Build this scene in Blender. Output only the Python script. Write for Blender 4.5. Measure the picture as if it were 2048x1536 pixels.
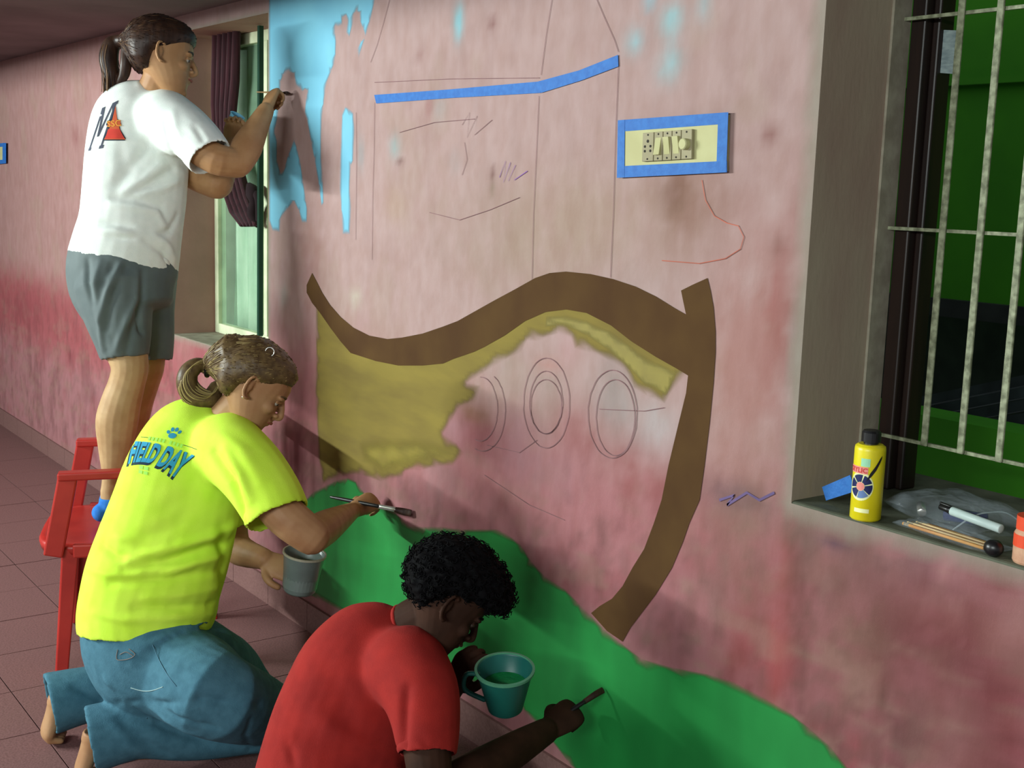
import bpy, bmesh, math, random
import numpy as np
from mathutils import Vector, Matrix, geometry
from mathutils.bvhtree import BVHTree
random.seed(7); rng = np.random.default_rng(7)
for o in list(bpy.data.objects): bpy.data.objects.remove(o, do_unlink=True)
SC = bpy.context.scene; COL = SC.collection

# ------------------------------------------------------------------ camera
F = 2434.0
R = Matrix(((0.58992473, -0.14580676, 0.79418462), (0.80683886, 0.06792699, -0.58685345), (0.03162063, 0.98697837, 0.15771438)))
CAM = Vector((0, -1.9357, 1.6))
cd = bpy.data.cameras.new('camera'); cam = bpy.data.objects.new('camera', cd); COL.objects.link(cam)
cd.sensor_fit = 'HORIZONTAL'; cd.sensor_width = 36; cd.lens = 36*F/2048
cam.matrix_world = Matrix.Translation(CAM) @ R.to_4x4(); cd.clip_start = 0.05
SC.camera = cam
# ------------------------------------------------------------------ world, exposure, lamps
SC.view_settings.view_transform = 'Standard'; SC.view_settings.look = 'None'
SC.view_settings.gamma = 1; SC.view_settings.use_curve_mapping = False; SC.view_settings.exposure = 0.0
W = bpy.data.worlds.new('night_air'); SC.world = W; W.use_nodes = True
W.node_tree.nodes['Background'].inputs[0].default_value = (0.80, 0.84, 0.86, 1)
W.node_tree.nodes['Background'].inputs[1].default_value = 0.42
def area(name, loc, target, sx, sy, power, colr):
    l = bpy.data.lights.new(name, 'AREA'); l.shape = 'RECTANGLE'; l.size = sx; l.size_y = sy; l.energy = power; l.color = colr
    o = bpy.data.objects.new(name, l); COL.objects.link(o); o.location = loc
    o.rotation_euler = (Vector(target)-Vector(loc)).to_track_quat('-Z', 'Y').to_euler()
    return o
area('tube_light', (-5.6, -4.4, 2.20), (-3.6, 0, 1.2), 2.3, 0.10, 335, (0.90, 1.0, 0.97))
area('tube_light', (-.3, -4.4, 2.20), (-2.6, 0, 1.3), 2.3, 0.10, 112, (0.92, 1.0, 0.98))

# ------------------------------------------------------------------ helpers
def ray(u, v): return R @ Vector((u-1024, -(v-768), -F))
def G(u, v, d): return CAM + ray(u, v)*(d/F)
def Y(u, v, y=0.0):
    r = ray(u, v); return CAM + r*((y-CAM.y)/r.y)
def Z(u, v, z=0.0):
    r = ray(u, v); return CAM + r*((z-CAM.z)/r.z)
RX, RU, RC = R.col[0].copy(), R.col[1].copy(), R.col[2].copy()   # directions used to aim heads and hands
def lin(c):
    c = np.array(c, float)/255
    return np.where(c <= .04045, c/12.92, ((c+.055)/1.055)**2.4)
def L4(*c): return tuple(lin(c))+(1,)
def mat(name, c, c2=None, rough=.6, spec=.3, ns=12, nd=3, bump=0, bs=80, stretch=(1, 1, 1), metal=0, attr=False, sheen=0):
    m = bpy.data.materials.new(name); m.use_nodes = True; nt = m.node_tree; N = nt.nodes; Lk = nt.links
    b = N['Principled BSDF']; b.inputs['Roughness'].default_value = rough; b.inputs['Specular IOR Level'].default_value = spec
    b.inputs['Metallic'].default_value = metal
    if sheen: b.inputs['Sheen Weight'].default_value = sheen
    tc = N.new('ShaderNodeTexCoord'); mp = N.new('ShaderNodeMapping'); mp.inputs['Scale'].default_value = stretch
    Lk.new(tc.outputs['Object'], mp.inputs[0])
    n = N.new('ShaderNodeTexNoise'); n.inputs['Scale'].default_value = ns; n.inputs['Detail'].default_value = nd
    Lk.new(mp.outputs[0], n.inputs[0])
    if c2 is None: c2 = tuple(min(255, x*1.12+3) for x in c)
    mx = N.new('ShaderNodeMix'); mx.data_type = 'RGBA'
    mr = N.new('ShaderNodeMapRange'); mr.inputs[1].default_value = .35; mr.inputs[2].default_value = .65
    Lk.new(n.outputs[0], mr.inputs[0]); Lk.new(mr.outputs[0], mx.inputs[0])
    mx.inputs[6].default_value = L4(*c); mx.inputs[7].default_value = L4(*c2)
    out = mx.outputs[2]
    if attr:
        a = N.new('ShaderNodeAttribute'); a.attribute_name = 'col'
        m2 = N.new('ShaderNodeMix'); m2.data_type = 'RGBA'; m2.blend_type = 'MULTIPLY'; m2.inputs[0].default_value = 1
        Lk.new(a.outputs[0], m2.inputs[6]); Lk.new(out, m2.inputs[7]); out = m2.outputs[2]
    Lk.new(out, b.inputs['Base Color'])
    if bump:
        nb = N.new('ShaderNodeTexNoise'); nb.inputs['Scale'].default_value = bs; nb.inputs['Detail'].default_value = 4
        Lk.new(mp.outputs[0], nb.inputs[0])
        bp = N.new('ShaderNodeBump'); bp.inputs['Strength'].default_value = bump; bp.inputs['Distance'].default_value = .002 if bs > 30 else .012
        Lk.new(nb.outputs[0], bp.inputs['Height']); Lk.new(bp.outputs[0], b.inputs['Normal'])
    return m
def add_alpha(m, attr='soft'):
    nt = m.node_tree; N = nt.nodes; b = N['Principled BSDF']
    a = N.new('ShaderNodeAttribute'); a.attribute_name = attr; nt.links.new(a.outputs['Fac'], b.inputs['Alpha']); return m
def glass(name, c, alpha=.25, rough=.15, bump=0):
    m = mat(name, c, rough=rough, spec=.6 if not bump else 1.0, bump=bump, bs=26); m.node_tree.nodes['Principled BSDF'].inputs['Alpha'].default_value = alpha; return m

def link(name, me, m=None, parent=None, smooth=False, **k):
    o = bpy.data.objects.new(name, me); COL.objects.link(o)
    if m is not None: me.materials.append(m)
    if parent is not None: o.parent = parent
    if smooth: me.polygons.foreach_set('use_smooth', [True]*len(me.polygons))
    for a, b in k.items(): o[a] = b
    return o
def tag(o, label, cat, group=None):
    o['label'] = label; o['category'] = cat
    if group: o['group'] = group
    return o
def empty(name, loc=(0, 0, 0), **k):
    o = bpy.data.objects.new(name, None); COL.objects.link(o); o.location = loc; o.empty_display_size = .05
    for a, b in k.items(): o[a] = b
    return o
def under(o, parent):          # keep world placement
    bpy.context.view_layer.update(); o.parent = parent; o.matrix_parent_inverse = Matrix.Translation(parent.location).inverted(); return o
def mesh(vs, fs, name='m'):
    me = bpy.data.meshes.new(name); me.from_pydata([tuple(v) for v in vs], [], fs); me.update(); return me
class MB:
    def __init__(s): s.v = []; s.f = []
    def add(s, vs, fs):
        n = len(s.v); s.v += [Vector(v) for v in vs]; s.f += [tuple(i+n for i in f) for f in fs]; return s
    def box(s, a, b, M=None):
        x0, y0, z0 = a; x1, y1, z1 = b
        vs = [Vector(p) for p in ((x0, y0, z0), (x1, y0, z0), (x1, y1, z0), (x0, y1, z0), (x0, y0, z1), (x1, y0, z1), (x1, y1, z1), (x0, y1, z1))]
        if M is not None: vs = [M @ p for p in vs]
        return s.add(vs, [(0, 3, 2, 1), (4, 5, 6, 7), (0, 1, 5, 4), (1, 2, 6, 5), (2, 3, 7, 6), (3, 0, 4, 7)])
    def bar(s, p, q, w, t, ref=Vector((0, 0, 1)), w2=None, t2=None):   # rectangular bar from p to q
        p, q = Vector(p), Vector(q); T = (q-p).normalized(); A = T.cross(ref).normalized(); B = A.cross(T)
        w2 = w if w2 is None else w2; t2 = t if t2 is None else t2
        vs = [p+A*i*w/2+B*j*t/2 for i, j in ((-1, -1), (1, -1), (1, 1), (-1, 1))]+[q+A*i*w2/2+B*j*t2/2 for i, j in ((-1, -1), (1, -1), (1, 1), (-1, 1))]
        return s.add(vs, [(3, 2, 1, 0), (4, 5, 6, 7), (0, 1, 5, 4), (1, 2, 6, 5), (2, 3, 7, 6), (3, 0, 4, 7)])
    def prism(s, pts, d):      # polygon extruded by vector d
        n = len(pts); d = Vector(d)
        return s.add([Vector(p) for p in pts]+[Vector(p)+d for p in pts], [tuple(range(n))[::-1], tuple(range(n, 2*n))]+[(i, (i+1) % n, (i+1) % n+n, i+n) for i in range(n)])
    def lathe(s, prof, o=(0, 0, 0), n=32, M=None, caps=True):
        vs = []; fs = []
        for r, z in prof:
            for k in range(n):
                a = 2*math.pi*k/n; p = Vector((r*math.cos(a), r*math.sin(a), z))
                vs.append((M @ p if M is not None else p+Vector(o)))
        for i in range(len(prof)-1):
            for k in range(n): fs.append((i*n+k, i*n+(k+1) % n, (i+1)*n+(k+1) % n, (i+1)*n+k))
        if caps: fs.append(tuple(range(n))[::-1]); fs.append(tuple(range((len(prof)-1)*n, len(prof)*n)))
        return s.add(vs, fs)
    def tube(s, st, ratio=1.0, seg=18, sub=4, ref=None, cap=(1, 1), hollow=0, wall=.007):
        """loft of ellipses along st = [(point, radius) or (point, radius, radius2)]"""
        P = [Vector(a[0]) for a in st]; RA = [a[1] for a in st]; RB = [a[2] if len(a) > 2 else a[1]*ratio for a in st]
        def cr(x, i, t):
            n = len(x); a, b, c, d = x[max(i-1, 0)], x[i], x[i+1], x[min(i+2, n-1)]
            return (b*2+(c-a)*t+(a*2-b*5+c*4-d)*t*t+(b*3-a-c*3+d)*t*t*t)*.5
        pts = []; ra = []; rb = []
        for i in range(len(P)-1):
            for j in range(sub):
                t = j/sub; pts.append(cr(P, i, t)); ra.append(cr(RA, i, t)); rb.append(cr(RB, i, t))
        pts.append(P[-1]); ra.append(RA[-1]); rb.append(RB[-1])
        T = [(pts[min(i+1, len(pts)-1)]-pts[max(i-1, 0)]).normalized() for i in range(len(pts))]
        rings = []
        T0, T1 = T[0], T[-1]
        if cap[0]:
            h = min(ra[0], rb[0])*cap[0]
            for c in (.2, .6, .9): rings.append((pts[0]-T0*h*math.sqrt(1-c*c), ra[0]*c, rb[0]*c, T0))
        for i in range(len(pts)): rings.append((pts[i], ra[i], rb[i], T[i]))
        if hollow:
            q = pts[-1]; w = wall
            rings += [(q, ra[-1]-w, rb[-1]-w, T1), (q-T1*hollow*.5, ra[-1]-w*1.3, rb[-1]-w*1.3, T1), (q-T1*hollow, ra[-1]-w*1.5, rb[-1]-w*1.5, T1)]
        elif cap[1]:
            h = min(ra[-1], rb[-1])*cap[1]
            for c in (.9, .6, .2): rings.append((pts[-1]+T1*h*math.sqrt(1-c*c), ra[-1]*c, rb[-1]*c, T1))
        vs = []; fs = []
        for p, a, b, t in rings:
            rf = ref if ref is not None else (p-CAM).normalized()
            A = t.cross(rf)
            if A.length < 1e-3: A = t.cross(Vector((0, 0, 1)))
            A.normalize(); B = A.cross(t).normalized()
            for k in range(seg):
                g = 2*math.pi*k/seg; vs.append(p+A*a*math.cos(g)+B*b*math.sin(g))
        m = len(rings)
        for i in range(m-1):
            for k in range(seg): fs.append((i*seg+k, i*seg+(k+1) % seg, (i+1)*seg+(k+1) % seg, (i+1)*seg+k))
        fs.append(tuple(range(seg))[::-1]); fs.append(tuple(range((m-1)*seg, m*seg)))
        return s.add(vs, fs)
    def blob(s, c, rx, ry, rz, M=None, n=14, m=8):
        vs = []; fs = []
        for i in range(m+1):
            th = math.pi*(i+.02)/(m+.04)
            for k in range(n):
                a = 2*math.pi*k/n; p = Vector((rx*math.sin(th)*math.cos(a), ry*math.sin(th)*math.sin(a), rz*math.cos(th)))
                vs.append((M.to_3x3() @ p if M is not None else p)+Vector(c))
        for i in range(m):
            for k in range(n): fs.append((i*n+k, (i+1)*n+k, (i+1)*n+(k+1) % n, i*n+(k+1) % n))
        fs.append(tuple(range(n))); fs.append(tuple(range(m*n, m*n+n))[::-1])
        return s.add(vs, fs)
    def build(s, name, m=None, parent=None, smooth=False, fix=True, **k):
        me = mesh(s.v, s.f, name)
        if fix:
            bm = bmesh.new(); bm.from_mesh(me); bmesh.ops.recalc_face_normals(bm, faces=bm.faces); bm.to_mesh(me); bm.free()
        return link(name, me, m, parent, smooth, **k)
    def remeshed(s, voxel, smooth=4, fac=.5):      # one continuous skin around all lofts
        bm = bmesh.new(); me = mesh(s.v, s.f); bm.from_mesh(me); bmesh.ops.recalc_face_normals(bm, faces=bm.faces); bm.to_mesh(me); bm.free()
        o = bpy.data.objects.new('t', me); COL.objects.link(o)
        r = o.modifiers.new('r', 'REMESH'); r.mode = 'VOXEL'; r.voxel_size = voxel; r.adaptivity = 0
        if smooth: q = o.modifiers.new('s', 'SMOOTH'); q.factor = fac; q.iterations = smooth
        dg = bpy.context.evaluated_depsgraph_get(); out = bpy.data.meshes.new_from_object(o.evaluated_get(dg))
        bpy.data.objects.remove(o, do_unlink=True); return out
def bevel(o, w, n=2):
    b = o.modifiers.new('b', 'BEVEL'); b.width = w; b.segments = n; b.limit_method = 'ANGLE'; return o
def getco(me):
    a = np.empty(len(me.vertices)*3, np.float32); me.vertices.foreach_get('co', a); return a.reshape(-1, 3)
def getno(me):
    a = np.empty(len(me.vertices)*3, np.float32); me.vertices.foreach_get('normal', a); return a.reshape(-1, 3)
def setco(me, c): me.vertices.foreach_set('co', c.astype(np.float32).ravel()); me.update()
def segdist(co, pts):
    best = np.full(len(co), 9.); par = np.zeros(len(co))
    for i in range(len(pts)-1):
        a = np.array(pts[i]); b = np.array(pts[i+1]); ab = b-a
        t = np.clip(((co-a) @ ab)/(ab @ ab), 0, 1); d = np.linalg.norm(co-(a+t[:, None]*ab), axis=1)
        k = d < best; best[k] = d[k]; par[k] = ((i+t)/(len(pts)-1))[k]
    return best, par
def crease(me, folds):
    """cloth folds: (points, width, amplitude) pushes the surface along its normals"""
    bv = BVHTree.FromPolygons([v.co for v in me.vertices], [p.vertices for p in me.polygons])
    co = getco(me).astype(float); no = getno(me).astype(float); out = np.zeros(len(co))
    for pts, w, a in folds:
        q = []
        for p in pts:
            d = (p-CAM).normalized(); h = bv.ray_cast(CAM, d)
            q.append(h[0] if h[0] is not None else bv.find_nearest(p)[0])
        ds, t = segdist(co, q); out += a*np.exp(-(ds/w)**2)*np.sin(np.pi*np.clip(t*.86+.07, 0, 1))**.5
    setco(me, co+no*out[:, None])
def ripple(me, amp, freq, seed=0, d=(1, 1, 1)):
    co = getco(me).astype(float); no = getno(me).astype(float); r = np.random.default_rng(seed); s = np.zeros(len(co))
    for i in range(7):
        k = r.normal(size=3)*freq*np.array(d); s += np.sin(co @ k+r.uniform(0, 6))/7
    setco(me, co+no*(s*amp)[:, None])
def sk(pts, d): return [G(u, v, d) for u, v in pts]
def polyfill(name, poly, y, m, parent, step=.02, soft=0.0, seed=3, **k):
    """flat paint film of a polygon on the wall plane (x,z), standing y proud of it"""
    pts = [Y(u, v) for u, v in poly]; P = [Vector((p.x, p.z)) for p in pts]; n = len(P)
    ar = np.array([(p.x, p.y) for p in P]); x0, z0 = ar.min(0); x1, z1 = ar.max(0)
    gx, gz = np.meshgrid(np.arange(x0, x1, step), np.arange(z0, z1, step)); g = np.stack([gx.ravel(), gz.ravel()], 1)
    ins = np.zeros(len(g), bool); j = n-1
    for i in range(n):
        a, b = ar[i], ar[j]
        c = ((a[1] > g[:, 1]) != (b[1] > g[:, 1])) & (g[:, 0] < (b[0]-a[0])*(g[:, 1]-a[1])/(b[1]-a[1]+1e-12)+a[0]); ins ^= c; j = i
    d3 = lambda q: segdist(np.c_[q, np.zeros(len(q))], [(*a, 0) for a in ar]+[(*ar[0], 0)])[0]
    g = g[ins]; g = g[d3(g) > step*.35]
    allp = P+[Vector(q) for q in g]
    r = geometry.delaunay_2d_cdt(allp, [], [list(range(n))], 1, 1e-6)
    vs = [(p.x, -y, p.y) for p in r[0]]; me = mesh(vs, [tuple(f) for f in r[2]], name)
    bm = bmesh.new(); bm.from_mesh(me); bmesh.ops.recalc_face_normals(bm, faces=bm.faces)
    if bm.faces and sum(f.normal.y for f in bm.faces) > 0: bmesh.ops.reverse_faces(bm, faces=bm.faces)
    bm.to_mesh(me); bm.free()
    if soft:
        q = getco(me)[:, [0, 2]].astype(float); ds = d3(q)/soft
        nz = .35*np.sin(q[:, 0]*61+2*np.sin(q[:, 1]*47))+.3*np.sin(q[:, 1]*83+q[:, 0]*31)
        al = np.clip(ds*(1+nz*(.7 if soft < .05 else .2)), 0, 1); al = al*al*(3-2*al)
        me.attributes.new('soft', 'FLOAT', 'POINT').data.foreach_set('value', al.astype(np.float32))
    return link(name, me, m, parent, **k)

# ------------------------------------------------------------------ materials
M = {}
M['ceiling'] = mat('ceiling_paint', (126, 112, 114), (112, 98, 100), rough=.9, ns=3, bump=.2)
M['tile'] = mat('mosaic_tile', (112, 80, 78), (136, 100, 98), rough=.5, ns=170, nd=2, spec=.35)
M['tile_b'] = mat('mosaic_tile_worn', (116, 84, 80), (128, 96, 92), rough=.5, ns=120, nd=3)
M['grout'] = mat('dark_grout', (62, 36, 34), rough=.9)
M['green'] = add_alpha(mat('green_mural_paint', (36, 142, 66), (30, 122, 56), rough=.5, ns=5, stretch=(1, 1, .4), bump=.1))
M['brown'] = mat('brown_mural_paint', (86, 62, 34), (76, 52, 30), spec=.12, rough=.8, ns=6)
M['ochre'] = add_alpha(mat('ochre_mural_paint', (136, 120, 58), (120, 104, 54), spec=.15, rough=.8, ns=7, stretch=(.5, 1, 2)))
M['ochre_b'] = add_alpha(mat('fresh_ochre_paint', (144, 130, 56), (132, 118, 52), rough=.5, ns=14))
M['sky'] = add_alpha(mat('sky_blue_paint', (119, 188, 211), (110, 178, 204), rough=.6, ns=5))
M['tape'] = mat('blue_masking_tape', (46, 112, 188), (38, 100, 176), rough=.6, ns=60, bump=.4, bs=200)
M['cream'] = mat('cream_switchboard', (190, 188, 140), (182, 178, 130), spec=.15, rough=.6)
M['switch'] = mat('aged_switch_plastic', (164, 156, 126), (150, 142, 112), rough=.6, spec=.15)
M['dark'] = mat('dark_hole', (34, 30, 22), rough=.7)
M['pencil'] = mat('pencil_line', (120, 88, 90), rough=.8)
M['pencil_red'] = mat('red_pencil_line', (168, 92, 74), rough=.8)
M['edge'] = mat('bare_plaster', (158, 152, 134), (136, 128, 112), rough=.9, ns=20, bump=.3)
M['wood'] = mat('dark_window_wood', (40, 27, 22), (28, 20, 18), rough=.4, ns=8, stretch=(6, 6, .4))
M['iron'] = mat('painted_iron_bar', (158, 164, 134), (104, 108, 84), rough=.6, ns=70, nd=5, bump=.4)
M['outgreen'] = mat('green_outer_wall', (66, 150, 26), (56, 134, 24), rough=.8, ns=3)
M['outdark'] = mat('dark_sheet_metal', (50, 56, 54), (34, 40, 40), rough=.6, ns=7)
M['outwall'] = mat('faded_pink_paint', (160, 112, 110), (140, 92, 92), rough=.8, ns=4)
M['sheet'] = mat('dull_metal_sheet', (70, 82, 84), (52, 60, 62), rough=.5, ns=8)
M['sheer'] = mat('pale_green_sheer', (206, 232, 206), (172, 208, 178), rough=.9, ns=9, stretch=(4, 4, .3))
M['maroon'] = mat('maroon_curtain_cloth', (60, 18, 28), (42, 12, 20), rough=.9, ns=14, stretch=(6, 6, .4), sheen=.2)
M['frame'] = mat('pale_window_frame', (196, 204, 170), rough=.6)
M['dkgreen'] = mat('dark_green_pole', (18, 52, 38), rough=.4)
M['white'] = mat('white_plastic', (226, 232, 226), rough=.5)
M['black'] = mat('black_plastic', (18, 18, 20), rough=.35, spec=.5)
M['chair'] = mat('red_chair_plastic', (186, 48, 40), (170, 38, 32), rough=.38, spec=.5, ns=9)
M['lid_tanned_skin_with_paler_legs'] = mat('tanned_eyelid', (176, 134, 94), rough=.55)
M['skinw'] = mat('fair_skin', (172, 132, 94), (160, 116, 80), rough=.55, ns=18)
M['skins'] = mat('tanned_skin', (182, 140, 98), (168, 124, 84), rough=.55, ns=18)
M['skind'] = mat('dark_brown_skin', (62, 40, 30), (50, 32, 24), spec=.12, rough=.75, ns=18)
M['lip'] = mat('lips', (150, 82, 70), rough=.5)
M['eye'] = mat('eye_white', (168, 160, 148), rough=.2, spec=.6)
M['iris'] = mat('dark_iris', (40, 26, 18), rough=.2, spec=.6)
M['hairb'] = mat('dark_brown_hair', (44, 28, 22), (64, 42, 30), rough=.45, ns=60, stretch=(1, 1, .2), bump=.6)
M['hairh'] = mat('hair_highlight', (104, 76, 48), rough=.45)
M['hairl'] = mat('dark_blonde_hair', (104, 84, 52), (78, 60, 38), rough=.45, ns=60, bump=.6)
M['hairg'] = mat('blonde_highlight', (160, 142, 92), rough=.45)
M['hairk'] = mat('black_hair', (8, 8, 10), (13, 12, 14), spec=.08, rough=.8, ns=90, bump=.8)
M['teew'] = mat('white_cotton', (240, 246, 240), (232, 240, 234), rough=.9, ns=30, bump=.25, bs=400)
M['teey'] = mat('neon_yellow_cotton', (216, 255, 80), (206, 250, 66), rough=.85, ns=12, bump=.25, bs=400)
M['teer'] = mat('red_cotton', (156, 36, 30), (140, 30, 26), rough=.9, ns=14, bump=.25, bs=400)
M['short'] = mat('grey_sport_fabric', (98, 110, 110), (88, 100, 101), rough=.7, ns=12, sheen=.1)
M['jean'] = mat('light_blue_denim', (70, 116, 134), (60, 104, 122), rough=.9, ns=40, bump=.4, bs=300)
M['seam'] = mat('denim_stitching', (150, 178, 178), rough=.8)
M['trouser'] = mat('dark_trousers', (40, 40, 46), rough=.9)
M['sock'] = mat('bright_blue_sock', (50, 128, 216), (42, 112, 196), rough=.9, ns=40, bump=.3)
M['jug'] = glass('cloudy_plastic', (110, 122, 118), .88, .3)
M['rim'] = mat('clear_plastic_rim', (150, 148, 130), rough=.3, spec=.6)
M['bucket'] = mat('teal_green_plastic', (34, 116, 104), (26, 98, 92), rough=.4, spec=.4, ns=7)
M['bucketrim'] = mat('pale_green_rim', (84, 150, 118), rough=.4)
M['gpaint'] = mat('wet_green_paint', (30, 142, 76), (24, 118, 62), rough=.4, spec=.3, ns=20, bump=.5, bs=30)
M['yellow'] = mat('yellow_bottle_plastic', (232, 218, 30), (224, 206, 24), rough=.35, spec=.5)
M['navy'] = mat('navy_print', (26, 34, 84), rough=.5)
M['red'] = mat('red_print', (196, 60, 50), rough=.5)
M['pinkp'] = mat('pink_print', (228, 140, 130), rough=.5)
M['mint'] = mat('mint_print', (160, 222, 180), rough=.5)
M['paleg'] = mat('pale_print', (226, 232, 170), rough=.5)
M['steelb'] = mat('steel_blue_print', (96, 122, 168), rough=.5)
M['blue_letter'] = mat('blue_shirt_print', (44, 142, 176), rough=.8)
M['navy_letter'] = mat('navy_shirt_print', (16, 44, 60), rough=.8)
M['faint'] = mat('faded_green_print', (158, 226, 92), rough=.8)
M['grey_letter'] = mat('charcoal_shirt_print', (66, 70, 84), rough=.8)
M['orange'] = mat('orange_shirt_print', (212, 104, 62), (206, 88, 56), rough=.8)
M['redpr'] = mat('red_shirt_print', (206, 66, 54), rough=.8)
M['brushw'] = mat('brush_handle_wood', (176, 140, 96), rough=.4)
M['bag'] = glass('clear_plastic_bag', (196, 210, 220), .12, .05, 1.0)
M['bagl'] = glass('bag_seam_plastic', (190, 204, 210), .5, .1)
M['violet'] = mat('dark_blue_tube', (36, 40, 96), rough=.3)
M['silver'] = mat('silver_metal', (196, 196, 190), rough=.25, metal=.8)
M['pencilw'] = mat('orange_pencil_wood', (214, 150, 50), (190, 120, 36), rough=.4)
M['paper'] = mat('printed_paper', (150, 166, 164), (118, 134, 136), rough=.8, ns=40, stretch=(1, 1, 3))
M['marker'] = mat('grey_marker_barrel', (178, 196, 192), rough=.4)
M['orangeb'] = mat('orange_red_label', (206, 70, 40), rough=.5)
M['peach'] = mat('peach_label', (204, 160, 130), (190, 140, 112), rough=.5, ns=60)
M['cyan'] = mat('light_blue_cup_plastic', (120, 186, 216), rough=.4)

# ------------------------------------------------------------------ wall with two openings
OP = [(-5.122, -4.153, .93, 2.195), (-1.63, .1, .975, 2.16)]
H = 2.26
xs = sorted(set(list(np.round(np.arange(-11, -1.2, .018), 4))+list(np.arange(-1.2, 1.6, .05))+[1.6]+[a for o in OP for a in o[:2]]))
zs = sorted(set(list(np.round(np.arange(0, H, .018), 4))+[H]+[a for o in OP for a in o[2:]]))
xs, zs = np.array(xs), np.array(zs); nx, nz = len(xs), len(zs)
XX, ZZ = np.meshgrid(xs, zs, indexing='ij')
fs = []
for i in range(nx-1):
    cx = (xs[i]+xs[i+1])/2; hit = [o for o in OP if o[0] < cx < o[1]]
    for j in range(nz-1):
        cz = (zs[j]+zs[j+1])/2
        if any(o[2] < cz < o[3] for o in hit): continue
        fs.append((i*nz+j, (i+1)*nz+j, (i+1)*nz+j+1, i*nz+j+1))
me = mesh(np.stack([XX.ravel(), np.zeros(nx*nz), ZZ.ravel()], 1), fs, 'wall_back')
bm = bmesh.new(); bm.from_mesh(me); bmesh.ops.delete(bm, geom=[v for v in bm.verts if not v.link_faces], context='VERTS'); bm.to_mesh(me); bm.free()
q = getco(me).astype(float); X, Zz = q[:, 0], q[:, 2]
def sm(a, b, t): t = np.clip((t-a)/(b-a), 0, 1); return t*t*(3-2*t)
def wob(x, z, f, s):
    r = np.random.default_rng(s); o = 0
    for k in range(6):
        a = r.normal(size=2)*f; o = o+np.sin(x*a[0]+z*a[1]+r.uniform(0, 6))
    return o/4
up, mid, low, dk, lf = [lin(c) for c in ((208, 176, 172), (196, 130, 134), (190, 132, 136), (158, 96, 100), (200, 152, 148))]
w = (1-sm(.85, 1.18, Zz+.10*wob(X, Zz, 5, 1)))[:, None]
C = up*(1-w)+mid*w
w = ((1-sm(.45, .8, Zz+.08*wob(X, Zz, 6, 2))))[:, None]; C = C*(1-w)+low*w
w = (sm(-2.35, -1.4, X+.25*wob(X, Zz, 5, 3)) * (1-sm(.72, .98, Zz)))[:, None]*.8; C = C*(1-w)+dk*w
w = ((1-sm(-5.3, -4.9, X))*sm(.8, 1.1, Zz))[:, None]*.8; C = C*(1-w)+lf*w
w = ((1-sm(-5.4, -4.6, X))*sm(.5, .75, Zz)*(1-sm(.9, 1.12, Zz)))[:, None]*.75; C = C*(1-w)+lin((188, 92, 98))*w
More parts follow.
